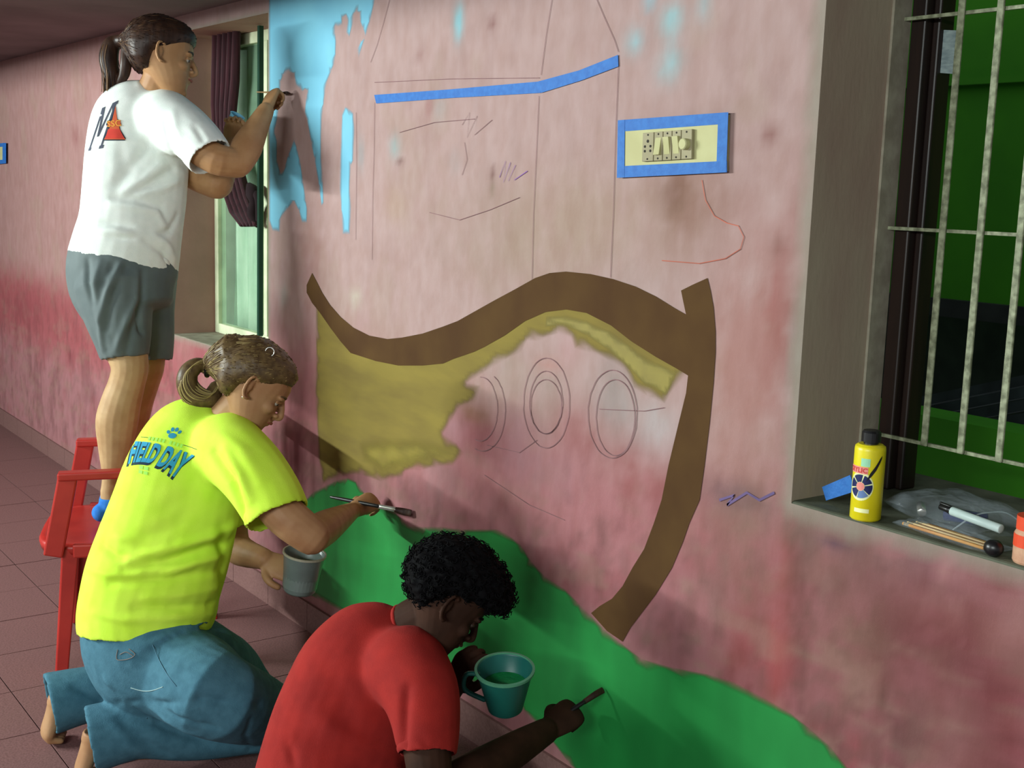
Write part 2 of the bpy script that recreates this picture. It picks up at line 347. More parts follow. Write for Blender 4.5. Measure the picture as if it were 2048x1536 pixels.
BL = [  # stains, touch-ups and a painted cast shadow: pixel u, v, radius in m (x, z), colour, strength
 (1372, 412, .10, .085, (150, 100, 78), .75), (1345, 395, .05, .05, (120, 78, 66), .5), (1400, 290, .06, .06, (168, 126, 104), .3),
 (917, 42, .022, .045, (150, 214, 226), .9), (1345, 40, .035, .035, (176, 214, 220), .95), (1267, 82, .028, .028, (176, 210, 218), .9), (1340, 128, .035, .035, (176, 210, 216), .9), (1410, 12, .02, .03, (176, 206, 214), .6), (1298, 3, .02, .02, (160, 206, 220), .6),
 (790, 293, .03, .03, (166, 204, 206), .7), (880, 218, .03, .03, (190, 186, 184), .5), (722, 310, .02, .05, (170, 180, 184), .5), (910, 325, .03, .03, (184, 180, 180), .5), (712, 594, .03, .03, (222, 212, 196), .8), (790, 410, .06, .05, (206, 176, 158), .6),
 (985, 348, .012, .02, (120, 70, 66), .8), (985, 46, .015, .015, (150, 100, 96), .7), (840, 115, .02, .02, (150, 96, 92), .6), (858, 213, .02, .03, (178, 118, 118), .5), (800, 325, .02, .01, (120, 74, 70), .7), (1540, 270, .02, .02, (150, 96, 90), .7), (1558, 492, .02, .02, (120, 100, 88), .5), (985, 378, .012, .018, (130, 116, 84), .6),
 (1180, 430, .28, .10, (190, 164, 142), .55), (960, 480, .22, .14, (186, 160, 146), .5), (1100, 500, .2, .09, (188, 162, 142), .4), (1280, 610, .14, .08, (190, 168, 160), .5), (1230, 815, .085, .10, (176, 168, 164), .7), (1094, 812, .07, .09, (178, 166, 154), .6), (1310, 860, .06, .06, (206, 200, 200), .75), (1020, 770, .12, .08, (180, 164, 150), .5), (1140, 700, .05, .05, (214, 170, 170), .6), (905, 858, .05, .04, (204, 154, 160), .7), (1030, 860, .09, .07, (200, 150, 158), .5), (950, 830, .06, .03, (150, 106, 64), .6),
 (960, 870, .08, .04, (168, 84, 96), .5), (1150, 860, .14, .07, (172, 96, 98), .5), (1270, 950, .14, .08, (178, 84, 88), .5), (1000, 1000, .18, .05, (176, 118, 118), .5), (870, 940, .09, .08, (196, 150, 152), .5), (1080, 940, .16, .06, (196, 146, 152), .55),
 (1600, 700, .04, .25, (150, 142, 128), .6), (1605, 880, .03, .12, (148, 138, 128), .6), (1590, 690, .02, .09, (150, 186, 190), .5), (1500, 700, .10, .25, (186, 112, 104), .45), (1570, 620, .05, .22, (170, 90, 84), .55), (1460, 800, .09, .2, (192, 140, 130), .5), (1480, 995, .10, .03, (112, 84, 96), .55), (1350, 650, .07, .06, (196, 160, 156), .4),
 (1500, 1130, .06, .15, (150, 118, 100), .55), (1560, 1240, .035, .26, (196, 96, 94), .6), (1590, 1150, .03, .12, (110, 66, 58), .55), (1620, 1060, .14, .045, (140, 118, 106), .6), (1670, 1090, .03, .012, (90, 72, 100), .7), (1750, 1170, .13, .12, (128, 88, 86), .5), (1850, 1150, .12, .06, (120, 78, 96), .4), (1900, 1230, .15, .06, (168, 96, 92), .4), (1990, 1130, .10, .07, (130, 46, 46), .6), (1700, 1300, .10, .14, (150, 112, 96), .5), (1480, 1300, .05, .1, (168, 76, 78), .6), (1900, 1320, .14, .1, (118, 44, 50), .5), (1990, 1500, .05, .12, (124, 40, 50), .6), (1900, 1470, .08, .10, (168, 116, 112), .5), (1800, 1450, .07, .05, (100, 56, 56), .4), (1430, 1180, .08, .1, (176, 130, 124), .45),
 (140, 205, .06, .05, (206, 160, 160), .8), (150, 270, .05, .05, (160, 92, 92), .6), (140, 710, .05, .04, (120, 50, 56), .7), (300, 780, .15, .04, (120, 60, 64), .5), (60, 620, .3, .12, (170, 84, 92), .5), (400, 710, .12, .06, (184, 88, 98), .6), (590, 900, .14, .16, (120, 56, 66), .55), (560, 990, .08, .1, (120, 60, 70), .4), (568, 590, .03, .04, (170, 168, 160), .6), (620, 540, .1, .2, (168, 96, 92), .35),  # dark blobs beside the kneeling woman paint in the standing woman's shadow
 (1094, 730, .05, .02, (214, 140, 130), .4)]
def fbm(x, z, f, seed, oc=4):
    r = np.random.default_rng(seed); g = r.random((256, 256)); o = 0; a = 1; tot = 0
    for k in range(oc):
        xx, zz = x*f*2**k+37.3*k, z*f*2**k+11.7*k; i, j = np.floor(xx).astype(int), np.floor(zz).astype(int); u, v = xx-i, zz-j; u = u*u*(3-2*u); v = v*v*(3-2*v)
        o = o+a*((g[i % 256, j % 256]*(1-u)+g[(i+1) % 256, j % 256]*u)*(1-v)+(g[i % 256, (j+1) % 256]*(1-u)+g[(i+1) % 256, (j+1) % 256]*u)*v); tot += a; a *= .6
    return o/tot
n1 = fbm(X*1.6, Zz*.7, 9, 31); n2 = fbm(X, Zz, 5, 32); n3 = fbm(X*.6, Zz*1.8, 14, 33); n4 = fbm(X, Zz, 30, 34, 3)
lowm = (1-sm(.6, 1.15, Zz)); rightm = sm(-2.6, -1.6, X)
for nn, c, a_ in ((n1, (110, 62, 62), .55), (n2, (168, 78, 86), .5), (n3, (176, 140, 126), .6), (n4, (120, 92, 84), .35)):
    a = (sm(.50, .68, nn)*a_*(.12+.5*lowm+.38*lowm*rightm))[:, None]; C = C*(1-a)+lin(c)*a
a = (sm(.56, .72, n2)*.25*(1-lowm))[:, None]; C = C*(1-a)+lin((196, 176, 156))*a
NZ = (n1-.5)*.9+(n4-.5)*.5
for u, v, rx, rz, c, s in BL:
    p = Y(u, v); d = ((X-p.x)/rx)**2+((Zz-p.z)/rz)**2; a = (s*np.clip(np.exp(-d*.9)*(1+NZ*2), 0, 1))[:, None]
    C = C*(1-a)+lin(c)*a
for o in OP:      # bare plaster round the openings
    dx = np.maximum(np.maximum(o[0]-X, X-o[1]), 0); dz = np.maximum(np.maximum(o[2]-Zz, Zz-o[3]), 0); d = np.hypot(dx, dz)
    a = (.8*np.clip(1.25-d/(.035 if o[0] > -3 else .016)+NZ, 0, 1))[:, None]; C = C*(1-a)+lin((172, 164, 148))*a
C = C*.66
me.attributes.new('col', 'FLOAT_COLOR', 'POINT').data.foreach_set('color', np.c_[C, np.ones(len(C))].astype(np.float32).ravel())
mw = mat('pink_wall_paint', (255, 255, 255), (244, 238, 235), rough=.8, ns=22, nd=9, bump=.35, bs=90, attr=True, stretch=(1, 1, .45))
wall = link('wall_back', me, mw, kind='structure', label='pink painted wall carrying the unfinished mural')
def wallpiece(name, a, b, parent, c=(170, 140, 130), m=None):
    return MB().box(a, b).build(name, m or mat(name+'_plaster', c, tuple(x*.84 for x in c), rough=.85, ns=9, nd=6, stretch=(1, 1, .4)), parent)

# window setting
w1 = empty('window_1', (-4.64, 0, .93), kind='structure'); w2 = empty('window_2', (-.8, 0, .975), kind='structure')
def P(o, w): return under(o, w)
pj = mat('brownish_pink_reveal', (176, 136, 124), (160, 124, 112), rough=.85, ns=5, nd=6, bump=.3)
pk = mat('grey_pink_reveal', (172, 158, 138), (158, 134, 120), rough=.85, ns=4, nd=6, stretch=(1, 1, .35), bump=.3)
P(MB().box((-5.18, .001, .93), (-5.122, .46, 2.195)).build('reveal', pj), w1)
P(MB().box((-4.153, .001, .93), (-4.09, .46, 2.195)).build('reveal', pj), w1)
P(MB().box((-5.18, .001, 2.195), (-4.09, .46, 2.25)).build('lintel', pj), w1)
P(bevel(MB().box((-5.18, .001, .88), (-4.09, .46, .932)).build('sill', M['edge']), .004), w1)
P(MB().box((-1.70, .001, .975), (-1.63, .205, 2.16)).build('reveal', pk), w2)
P(MB().box((-1.70, .205, .975), (-1.624, .262, 2.16)).build('plaster_edge', M['edge']), w2)
P(MB().box((.1, .001, .975), (.2, .46, 2.16)).build('reveal', pk), w2)
P(MB().box((-1.7, .001, 2.16), (.2, .46, 2.24)).build('lintel', pk), w2)
sm2 = mat('dusty_stone_sill', (96, 100, 84), (72, 76, 62), rough=.8, ns=14, nd=6, bump=.4)
P(bevel(MB().box((-1.70, .001, .90), (.2, .47, .980)).build('sill', sm2), .006), w2)
# window 1: frame, pane, sheer behind
for a, b in (((-5.122, .195, .932), (-5.085, .235, 2.195)), ((-4.20, .195, .932), (-4.153, .235, 2.195)), ((-5.085, .195, .932), (-4.20, .235, .975)), ((-5.085, .195, 2.15), (-4.20, .235, 2.195)), ((-4.68, .2, .975), (-4.65, .235, 2.15)), ((Y(529, 300, .19).x, .185, .975), (Y(536, 300, .19).x, .225, 2.15))):
    P(bevel(MB().box(a, b).build('window_frame', M['frame']), .004), w1)
P(MB().box((-5.085, .212, .975), (-4.68, .216, 2.15)).build('pane', glass('dusty_glass', (150, 186, 156), .22, .25)), w1)
P(MB().box((-4.65, .212, .975), (-4.20, .216, 2.15)).build('pane', glass('dusty_glass', (150, 186, 156), .22, .25)), w1)
def sheet(x0, x1, z0, z1, y, amp, waves, n=90, mz=12, th=.003, fn=None):
    vs = []; fs = []
    for i in range(n+1):
        for j in range(mz+1):
            s = i/n; t = j/mz; x = x0+(x1-x0)*s; z = z0+(z1-z0)*t
            p = Vector((x, y+amp*math.sin(waves*2*math.pi*s+.6*math.sin(5*t))+amp*.4*math.sin(waves*5.3*s+2*t), z))
            vs.append(fn(s, t, p) if fn else p)
    for i in range(n):
        for j in range(mz): a = i*(mz+1)+j; fs.append((a, a+mz+1, a+mz+2, a+1))
    me = mesh(vs, fs); return me
o = link('sheer_curtain', sheet(-5.10, -4.17, .96, 2.17, .275, .012, 9), M['sheer'], smooth=True)
m = o.modifiers.new('s', 'SOLIDIFY'); m.thickness = .002
tag(o, 'pale green sheer curtain drawn behind the narrow window glass at left', 'curtain')
# window 2: dark wooden frame recessed behind the plaster
for a, b in (((-1.624, .262, .98), (-1.588, .345, 2.16)), ((-1.588, .285, .98), (-1.570, .335, 2.16)), ((-1.57, .262, 2.12), (.1, .345, 2.16)), ((.05, .262, .98), (.1, .345, 2.12))):
    P(bevel(MB().box(a, b).build('window_frame', M['wood']), .004), w2)
# iron grille
gr = empty('window_grille', (-1.62, .235, .98)); tag(gr, 'off-white painted iron grille of flat bars in the right window', 'grille')
xb = -1.488
while xb < .08:
    o = bevel(MB().bar((xb, .235, 1.10), (xb, .235, 2.15), .015, .006, ref=Vector((0, 1, 0))).build('vertical_bar', M['iron']), .0015, 1); under(o, gr)
    xb += .0855
for z in (1.103, 1.545, 1.972):
    o = MB().bar((-1.63, .243, z), (.1, .243, z), .007, .007).build('cross_rod', M['iron']); under(o, gr)
# printed paper stuck in the window behind the first bars
pp = MB().bar((-1.562, .30, 1.865), (-1.552, .30, 1.95), .045, .002, ref=Vector((0, 1, 0))).build('printed_paper', M['paper'])
tag(pp, 'small printed paper slip stuck to the dark window frame high behind the bars', 'paper')
# green building beyond the grille
ob = MB(); ob.box((-9, 2.4, 1.22), (3, 2.6, 4)).build('outer_wall', M['outgreen'], kind='structure')
ob = MB(); ob.box((-9, 1.30, -1), (3, 1.45, .95)).build('outer_wall', M['outgreen'], kind='structure')
MB().box((-9, 2.36, 1.15), (3, 2.42, 1.22)).build('trim_1', M['outdark'], kind='structure')
MB().box((-9, 2.36, 2.06), (3, 2.4, 2.085)).build('trim_2', M['outgreen'], kind='structure')
MB().box((-9, 3.0, -1), (3, 3.1, 1.20)).build('outer_wall', M['outdark'], kind='structure')
st = empty('metal_sheet_stack', (-3, 2.1, .4)); tag(st, 'stack of dull metal sheets lying slantwise in the dark beyond the window bars', 'metal sheets')
for k in range(5):
    o = MB().bar((-4.6, 1.62+.14*k, .02+.05*k), (-1.7, 1.62+.14*k, 1.02+.05*k), .035, .16, ref=Vector((0, 1, 0))).build('metal_sheet', M['sheet']); under(o, st)

# ceiling, beam, floor
MB().box((-11, -6, H), (1.6, .5, H+.15)).build('ceiling', M['ceiling'], kind='structure')
MB().box((-11, -2.9, 2.185), (1.6, -2.7, H)).build('shade_beam', M['ceiling'], kind='structure', label='unseen ceiling beam added to shade the top of the wall')  # out-of-view beam, added to throw shade along the wall top
MB().box((-11.15, -6, -.05), (-11, .5, H+.15)).build('wall_left', M['outwall'], kind='structure')
fl = MB().box((-11, -6, -.05), (1.6, .02, -.004)).build('floor', M['grout'], kind='structure')
tx, ty = .3268, .3435; me1 = None
for i in range(26):
    for j in range(8):
        x0 = -3.807+(i-17)*tx; y1 = -j*ty
        if x0 > -.7: continue
        if me1 is None:
            mb = MB().box((.0022, -ty+.0022, -.004), (tx-.0022, -.0022, 0)); o = mb.build('floor_tile', M['tile']); me1 = o.data
        else: o = bpy.data.objects.new('floor_tile', me1); COL.objects.link(o)
        o.location = (x0, y1, random.uniform(-.0006, .0006)); o.parent = fl
bb = empty('baseboard_back', (0, 0, 0), kind='structure')
for i in range(26):
    x0 = -3.807+(i-17)*tx
    if x0 > -.7: break
    o = MB().box((x0+.0015, -.010, .0005), (x0+tx-.0015, .001, .105)).build('skirting_tile', M['tile_b'], bb)

# ------------------------------------------------------------------ mural
sky = [(537, -18), (700, -20), (755, -10), (750, 2), (741, 42), (731, 75), (717, 117), (714, 100), (722, 82), (729, 66), (726, 58), (716, 75), (713, 72), (720, 42), (719, 26), (713, 23), (708, 28), (707, 42), (699, 75), (692, 65), (695, 42), (692, 31), (685, 36), (685, 49), (690, 78), (682, 58), (677, 54), (671, 52), (671, 65), (673, 81), (672, 111), (669, 127), (663, 143), (655, 163), (651, 182), (648, 208), (644, 241), (643, 277), (643, 309), (646, 358), (648, 407), (650, 452), (643, 413), (637, 368), (629, 319), (622, 286), (614, 241), (609, 225), (612, 195), (615, 182), (610, 178), (605, 184), (600, 178), (592, 172), (588, 148), (577, 143), (567, 150), (562, 163), (556, 235), (550, 262), (555, 283), (555, 319), (562, 345), (568, 338), (576, 309), (588, 277), (594, 293), (601, 322), (607, 364), (612, 400), (615, 420), (614, 446), (604, 446), (598, 423), (588, 403), (575, 420), (562, 436), (560, 465), (545, 462), (538, 440)]
polyfill('painted_sky', sky, .0006, M['sky'], wall, .02, .004)
strip = [(690, 213), (697, 216), (707, 225), (710, 260), (708, 300), (707, 322), (702, 332), (700, 374), (703, 417), (700, 469), (685, 469), (682, 417), (679, 374), (680, 325), (682, 277), (684, 228)]
polyfill('painted_sky_strip', strip, .0006, M['sky'], wall, .02, .004)
brown = [(625, 546), (635, 565), (645, 585), (661, 610), (682, 634), (707, 655), (739, 671), (776, 678), (805, 675), (846, 667), (887, 653), (916, 642), (948, 624), (989, 601), (1030, 579), (1071, 556), (1100, 546), (1133, 543), (1182, 548), (1227, 558), (1272, 573), (1313, 593), (1350, 616), (1373, 629), (1367, 601), (1363, 581), (1387, 569), (1416, 556), (1422, 581), (1428, 614), (1432, 663), (1432, 704), (1428, 765), (1420, 847), (1410, 930), (1400, 1000), (1380, 1045), (1366, 1085), (1345, 1135), (1312, 1189), (1262, 1255), (1246, 1283), (1215, 1262), (1183, 1226), (1200, 1212), (1225, 1197), (1246, 1172), (1266, 1135), (1289, 1098), (1308, 1048), (1324, 1000), (1338, 930), (1358, 847), (1373, 786), (1377, 751), (1354, 737), (1313, 714), (1264, 683), (1223, 651), (1174, 626), (1133, 619), (1092, 624), (1051, 642), (1010, 671), (969, 694), (948, 704), (907, 718), (887, 727), (846, 731), (797, 731), (752, 722), (702, 706), (682, 683), (661, 655), (641, 626), (625, 606), (614, 585), (614, 570)]
polyfill('painted_brown_outline', brown, .0016, M['brown'], wall, .03)
ochre = [(631, 610), (631, 663), (630, 786), (635, 909), (645, 970), (682, 954), (723, 950), (764, 964), (805, 954), (813, 942), (846, 940), (907, 932), (930, 905), (912, 884), (887, 868), (903, 843), (916, 819), (953, 804), (963, 770), (935, 766), (969, 745), (1010, 720), (1043, 704), (1055, 681), (1076, 683), (1117, 667), (1141, 675), (1149, 698), (1174, 704), (1215, 720), (1244, 737), (1264, 774), (1297, 794), (1330, 808), (1342, 786), (1384, 735), (1384, 712), (1320, 680), (1270, 645), (1225, 615), (1174, 592), (1133, 586), (1092, 590), (1045, 608), (1000, 635), (940, 668), (880, 695), (846, 700), (797, 702), (758, 692), (712, 672), (672, 630), (650, 600)]
polyfill('painted_ochre_fill', ochre, .0006, M['ochre'], wall, .012, .028)
polyfill('fresh_ochre_stroke', [(1174, 640), (1223, 662), (1264, 692), (1313, 724), (1356, 742), (1346, 765), (1334, 792), (1290, 772), (1262, 742), (1215, 700), (1174, 672), (1133, 655), (1090, 655), (1092, 632), (1133, 630)], .0010, M['ochre_b'], wall, .012, .014)
polyfill('fresh_ochre_stroke', [(715, 880), (760, 872), (830, 870), (905, 890), (915, 915), (860, 930), (800, 945), (765, 955), (725, 925)], .0010, M['ochre_b'], wall, .012, .06)
green = [(585, 1060), (598, 1020), (608, 1002), (627, 983), (651, 971), (674, 960), (695, 955), (712, 962), (725, 980), (750, 1008), (787, 1021), (806, 1039), (820, 1051), (850, 1053), (885, 1053), (925, 1058), (996, 1058), (1018, 1070), (1044, 1092), (1063, 1122), (1089, 1151), (1129, 1177), (1159, 1207), (1181, 1229), (1207, 1255), (1241, 1284), (1283, 1317), (1345, 1334), (1419, 1348), (1469, 1363), (1531, 1396), (1581, 1425), (1622, 1458), (1660, 1491), (1697, 1536), (1740, 1590), (1780, 1680), (1790, 1900), (1500, 1790), (1300, 1665), (1200, 1590), (1137, 1525), (1090, 1465), (1047, 1420), (900, 1340), (800, 1290), (700, 1232), (640, 1200), (600, 1182), (583, 1120)]
polyfill('painted_green_hill', green, .0012, M['green'], wall, .025, .006)
def line(name, pts, m, w=.0016, par=wall, y=-.0022):
    vs = []; fs = []; q = [Y(*p) for p in pts]
    for i, p in enumerate(q):
        t = (q[min(i+1, len(q)-1)]-q[max(i-1, 0)]); t = Vector((t.x, 0, t.z)).normalized(); n = Vector((-t.z, 0, t.x))
        vs += [(p.x+n.x*w/2, y, p.z+n.z*w/2), (p.x-n.x*w/2, y, p.z-n.z*w/2)]
        if i: a = 2*i-2; fs.append((a, a+1, a+3, a+2))
    return link(name, mesh(vs, fs), m, par)
def ell(cx, cy, rx, ry, a0=0, a1=360, n=40):
    return [(cx+rx*math.cos(math.radians(a0+(a1-a0)*i/n))+random.uniform(-.7, .7), cy+ry*math.sin(math.radians(a0+(a1-a0)*i/n))) for i in range(n+1)]
for p in ([(750, 205), (749, 300), (746, 400), (745, 520)], [(1079, 192), (1074, 300), (1068, 430), (1065, 560)], [(1238, 130), (1232, 280), (1228, 420), (1222, 555)], [(780, 0), (768, 45), (755, 90), (742, 125)], [(1195, 0), (1212, 40), (1230, 80), (1238, 104)], [(750, 165), (900, 158), (1080, 156)], [(1105, 0), (1095, 60), (1083, 150)], [(713, 225), (714, 330), (712, 480)],
          [(860, 425), (920, 440), (980, 420), (1040, 395)], [(800, 265), (870, 245), (950, 238)], [(925, 250), (940, 225), (935, 275), (955, 232), (950, 270), (985, 240)], [(930, 285), (935, 320), (925, 350)], [(975, 890), (1040, 905), (1075, 880)], [(970, 950), (1060, 1010), (1130, 1040)], [(1330, 815), (1290, 822), (1200, 818)]):
    line('pencil_line', p, M['pencil'])
for e in ((1094, 806, 46, 90), (1093, 805, 33, 63), (1093, 813, 31, 54), (1226, 828, 49, 88), (1232, 835, 39, 76), (966, 822, 46, 80, -60, 110), (962, 818, 34, 64, -90, 110)):
    line('pencil_line', ell(*e), M['pencil'], .0022)
line('red_pencil_line', [(1405, 360), (1412, 400), (1430, 432), (1455, 446), (1478, 452), (1489, 474), (1482, 498), (1452, 517), (1400, 527), (1325, 521)], M['pencil_red'], .002)
for p in ([(1000, 355), (1012, 322), (1008, 365), (1022, 325), (1018, 362), (1032, 330), (1030, 360), (1056, 342)],): line('purple_scribble', p, mat('purple_crayon', (128, 90, 150), rough=.8), .0025)
line('purple_scribble', [(1440, 1000), (1470, 990), (1455, 1010), (1495, 985), (1520, 1000), (1550, 985)], mat('blue_crayon', (96, 80, 118), rough=.8), .006)

# masking tape strips
def tape(poly, y=.0022, t=.0008):
    pts = [Vector((Y(*p).x, -y, Y(*p).z)) for p in poly]; return MB().prism(pts, (0, -t, 0)).build('masking_tape_strip', M['tape'])
a = tape([(750, 190), (900, 179), (1081, 163), (1083, 186), (905, 196), (754, 207)]); tag(a, 'long nearly level strip of blue masking tape across the upper mural', 'tape', 'tape strips on the mural')
a = tape([(1079, 163), (1160, 141), (1238, 110), (1239, 133), (1165, 161), (1084, 186)], .0028); tag(a, 'shorter blue tape strip slanting up to the right end of the long strip', 'tape', 'tape strips on the mural')
tf = [([(1243, 241), (1463, 225), (1463, 248), (1243, 264)], 'blue tape strip along the top edge of the central switchboard'),
      ([(1242, 333), (1461, 322), (1461, 345), (1241, 356)], 'blue tape strip along the bottom edge of the central switchboard'),
      ([(1243, 241), (1257, 240), (1256, 355), (1241, 356)], 'blue tape strip down the left edge of the central switchboard'),
      ([(1444, 227), (1464, 225), (1460, 345), (1440, 346)], 'blue tape strip down the right edge of the central switchboard')]
for i, (p, l) in enumerate(tf): tag(tape(p, .0022+.0006*(i > 1)+.008, .0008), l, 'tape', 'tape round the switchboard')
# switchboard
def quadbox(p, y0, y1, name, m, par=None):
    pts = [Vector((Y(*q).x, -y0, Y(*q).z)) for q in p]; o = MB().prism(pts, (0, -(y1-y0), 0)).build(name, m)
    if par is not None: under(o, par)
    return o
def qp(p, s, t):  # bilinear point in a quad given TL TR BR BL
    a = (p[0][0]+(p[1][0]-p[0][0])*s, p[0][1]+(p[1][1]-p[0][1])*s); b = (p[3][0]+(p[2][0]-p[3][0])*s, p[3][1]+(p[2][1]-p[3][1])*s)
    return (a[0]+(b[0]-a[0])*t, a[1]+(b[1]-a[1])*t)
sb = empty('switchboard', (-2.05, 0, 1.74)); tag(sb, 'cream switchboard with a socket, three rocker switches and a round dimmer, framed in blue tape', 'switchboard')
quadbox([(1246, 244), (1460, 229), (1457, 342), (1245, 352)], .0, .010, 'back_plate', M['cream'], sb)
T = [(1297, 267), (1397, 259), (1396, 318), (1295, 324)]
edges = [0, .235, .415, .595, .78, 1.0]
for i in range(5):
    s0, s1 = edges[i]+.008, edges[i+1]-.008; q4 = [qp(T, s0, 0), qp(T, s1, 0), qp(T, s1, 1), qp(T, s0, 1)]
    o = quadbox(q4, .010, .019, ['socket', 'rocker_switch', 'rocker_switch', 'rocker_switch', 'dimmer'][i], M['switch'], sb); bevel(o, .001)
    mb = MB()
    def disc(s, t, r, mb=mb, q4=q4, y=.0192, th=.0008):
        p = Y(*qp(q4, s, t)); mb.lathe([(r, 0), (r, th)], n=12, M=Matrix.Translation((p.x, -y, p.z)) @ Matrix.Rotation(math.pi/2, 4, 'X'))
    if i == 0:
        disc(.5, .3, .0036); disc(.25, .48, .003); disc(.75, .48, .003); disc(.25, .64, .003); disc(.75, .64, .003)
    if i == 0: d = mb.build('socket_holes', M['dark'], kind='stuff'); d.parent = o
    for tt in (.08, .92):
        mb = MB(); disc(.5, tt, .0022, mb=mb); d = mb.build('screw', M['dark']); d.parent = o
    if 0 < i < 4:
        r = MB(); a, b, c, e = [Y(*qp(q4, s, t)) for s, t in ((.15, .2), (.85, .2), (.85, .8), (.15, .8))]
        lo, hi = (.026, .0195) if i == 1 else (.0195, .026)
        r.add([(a.x, -.018, a.z), (b.x, -.018, b.z), (c.x, -.018, c.z), (e.x, -.018, e.z), (a.x, -hi, a.z), (b.x, -hi, b.z), (c.x, -lo, c.z), (e.x, -lo, e.z)], [(0, 1, 2, 3), (4, 5, 6, 7), (0, 1, 5, 4), (1, 2, 6, 5), (2, 3, 7, 6), (3, 0, 4, 7)])
        k = r.build('rocker', M['cream']); bevel(k, .001); k.parent = o; k.matrix_parent_inverse = o.matrix_world.inverted()
    if i == 4:
        p = Y(*qp(q4, .5, .5)); k = MB().lathe([(.0125, 0), (.0125, .012), (.0105, .014), (.0, .014)], n=24, M=Matrix.Translation((p.x, -.019, p.z)) @ Matrix.Rotation(math.pi/2, 4, 'X')).build('dimmer_knob', M['cream'], smooth=False); k.parent = o; k.matrix_parent_inverse = o.matrix_world.inverted()
sb2 = empty('switchboard', (-8.0, 0, 1.75)); tag(sb2, 'small cream switchboard ringed with blue tape at the far left of the wall', 'switchboard')
quadbox([(-14, 293), (11, 291), (11, 320), (-14, 324)], 0, .012, 'back_plate', M['cream'], sb2)
for i, p in enumerate(([(-16, 288), (16, 286), (16, 293), (-16, 296)], [(-16, 322), (16, 319), (16, 327), (-16, 330)], [(10, 286), (17, 286), (17, 327), (10, 327)])):
    tag(tape(p, .0125+.0006*i), ['upper', 'lower', 'right-hand'][i]+' blue tape strip of the small far-left switchboard', 'tape', 'tape round the far left switchboard')

# ------------------------------------------------------------------ maroon curtain tied back
def cur():
    st = [((428, 480, 40)), ((428, 478, 110)), ((427, 476, 160)), ((427, 471, 210)), ((431, 468, 255)), ((440, 474, 300)), ((446, 486, 345)), ((452, 500, 395)), ((462, 512, 425)), ((486, 519, 452))]
    n = 60; vs = []; fs = []; rows = []
    for (a, b, v) in st: rows.append((a, b, v))
    K = 5; R2 = []
    for i in range(len(rows)-1):
        for k in range(K): t = k/K; R2.append(tuple(rows[i][c]*(1-t)+rows[i+1][c]*t for c in range(3)))
    R2.append(rows[-1])
    for r, (a, b, v) in enumerate(R2):
        k = max(0, (v-330)/120)
        for i in range(n+1):
            s = i/n; u = a+(b-a)*s; p = Y(u, v+k*(-30*(s-.5)*0), .155)
            p.y += .022*math.sin(s*2*math.pi*5+.4*math.sin(r*.12)); vs.append(p)
    for r in range(len(R2)-1):
        for i in range(n): q = r*(n+1)+i; fs.append((q, q+1, q+n+2, q+n+1))
    return mesh(vs, fs)
o = link('maroon_curtain', cur(), M['maroon'], smooth=True); o.modifiers.new('s', 'SOLIDIFY').thickness = .004
tag(o, 'maroon striped curtain tied back across the narrow left window', 'curtain')
kb = MB(); kb.tube([(Y(498, 370, .14), .012), (Y(506, 385, .13), .03), (Y(510, 405, .13), .022), (Y(508, 425, .14), .028), (Y(514, 452, .15), .008)], .8, sub=3)
kb.tube([(Y(500, 368, .14), .006), (Y(505, 380, .13), .012), (Y(516, 398, .13), .014), (Y(517, 440, .14), .012)], .7)
k = kb.build('tie_knot', mat('dark_maroon_knot', (28, 12, 16), rough=.9), smooth=True); k.parent = o
# dark pole standing in the window recess
pl = empty('curtain_pole', (-4.27, .12, .93)); a = Y(520, 660, .12); b = Y(521, 48, .12)
tag(pl, 'dark green upright pole with a white foot at the right side of the left window', 'pole')
under(MB().bar((a.x, .12, .99), (b.x, .12, 2.19), .018, .018).build('pole', M['dkgreen']), pl)
under(MB().bar((a.x, .12, .975), (a.x, .12, 1.0), .036, .036).build('black_collar', M['black']), pl)
under(bevel(MB().bar((a.x, .12, .932), (a.x, .12, .975), .042, .042).build('white_foot', M['white']), .003), pl)

# ------------------------------------------------------------------ red plastic armchair
fw = Vector((-.39, -.92, 0)).normalized(); rt = Vector((-.92, .39, 0)).normalized()   # chair front, across
c0 = Vector((-3.886, -.867, 0))     # foot of the near front leg
def cp(a, b, z): return c0+rt*a-fw*b+Vector((0, 0, z))      # a across, b backwards
ch = empty('plastic_armchair', cp(.23, .22, 0)); tag(ch, 'red moulded plastic armchair that the woman in the white shirt stands on', 'chair')
def leg(a0, b0, a1, b1, sx, sy):
    mb = MB(); mb.bar(cp(a0, b0, 0), cp(a1, b1, .42), .042, .012, ref=fw, w2=.062); mb.bar(cp(a0+sx*.021, b0+sy*.016, 0), cp(a1+sx*.03, b1+sy*.022, .42), .038, .012, ref=rt, w2=.05)
    return under(bevel(mb.build('leg', M['chair']), .004), ch)
leg(.0, 0, .02, .03, -1, 1); leg(.478, 0, .455, .03, 1, 1); leg(.03, .50, .05, .42, -1, -1); leg(.45, .50, .43, .42, 1, -1)
mb = MB(); n = 36; top = []; 
for i in range(n):
    a = 2*math.pi*i/n; ca, sa = math.cos(a), math.sin(a); e = .55
    x = math.copysign(abs(ca)**e, ca)*.262; y = math.copysign(abs(sa)**e, sa)*.255; top.append((.238+x, .195+y))
rings = [(1.0, .395), (1.02, .42), (1.0, .432), (.93, .432), (.75, .424), (.4, .418), (.02, .416)]
vs = []; fs = []
for s, z in rings:
    for (x, y) in top: vs.append(cp(.238+(x-.238)*s, .215+(y-.215)*s, z))
for i in range(len(rings)-1):
    for k in range(n): fs.append((i*n+k, i*n+(k+1) % n, (i+1)*n+(k+1) % n, (i+1)*n+k))
fs.append(tuple(range((len(rings)-1)*n, len(rings)*n))); nb = len(vs)
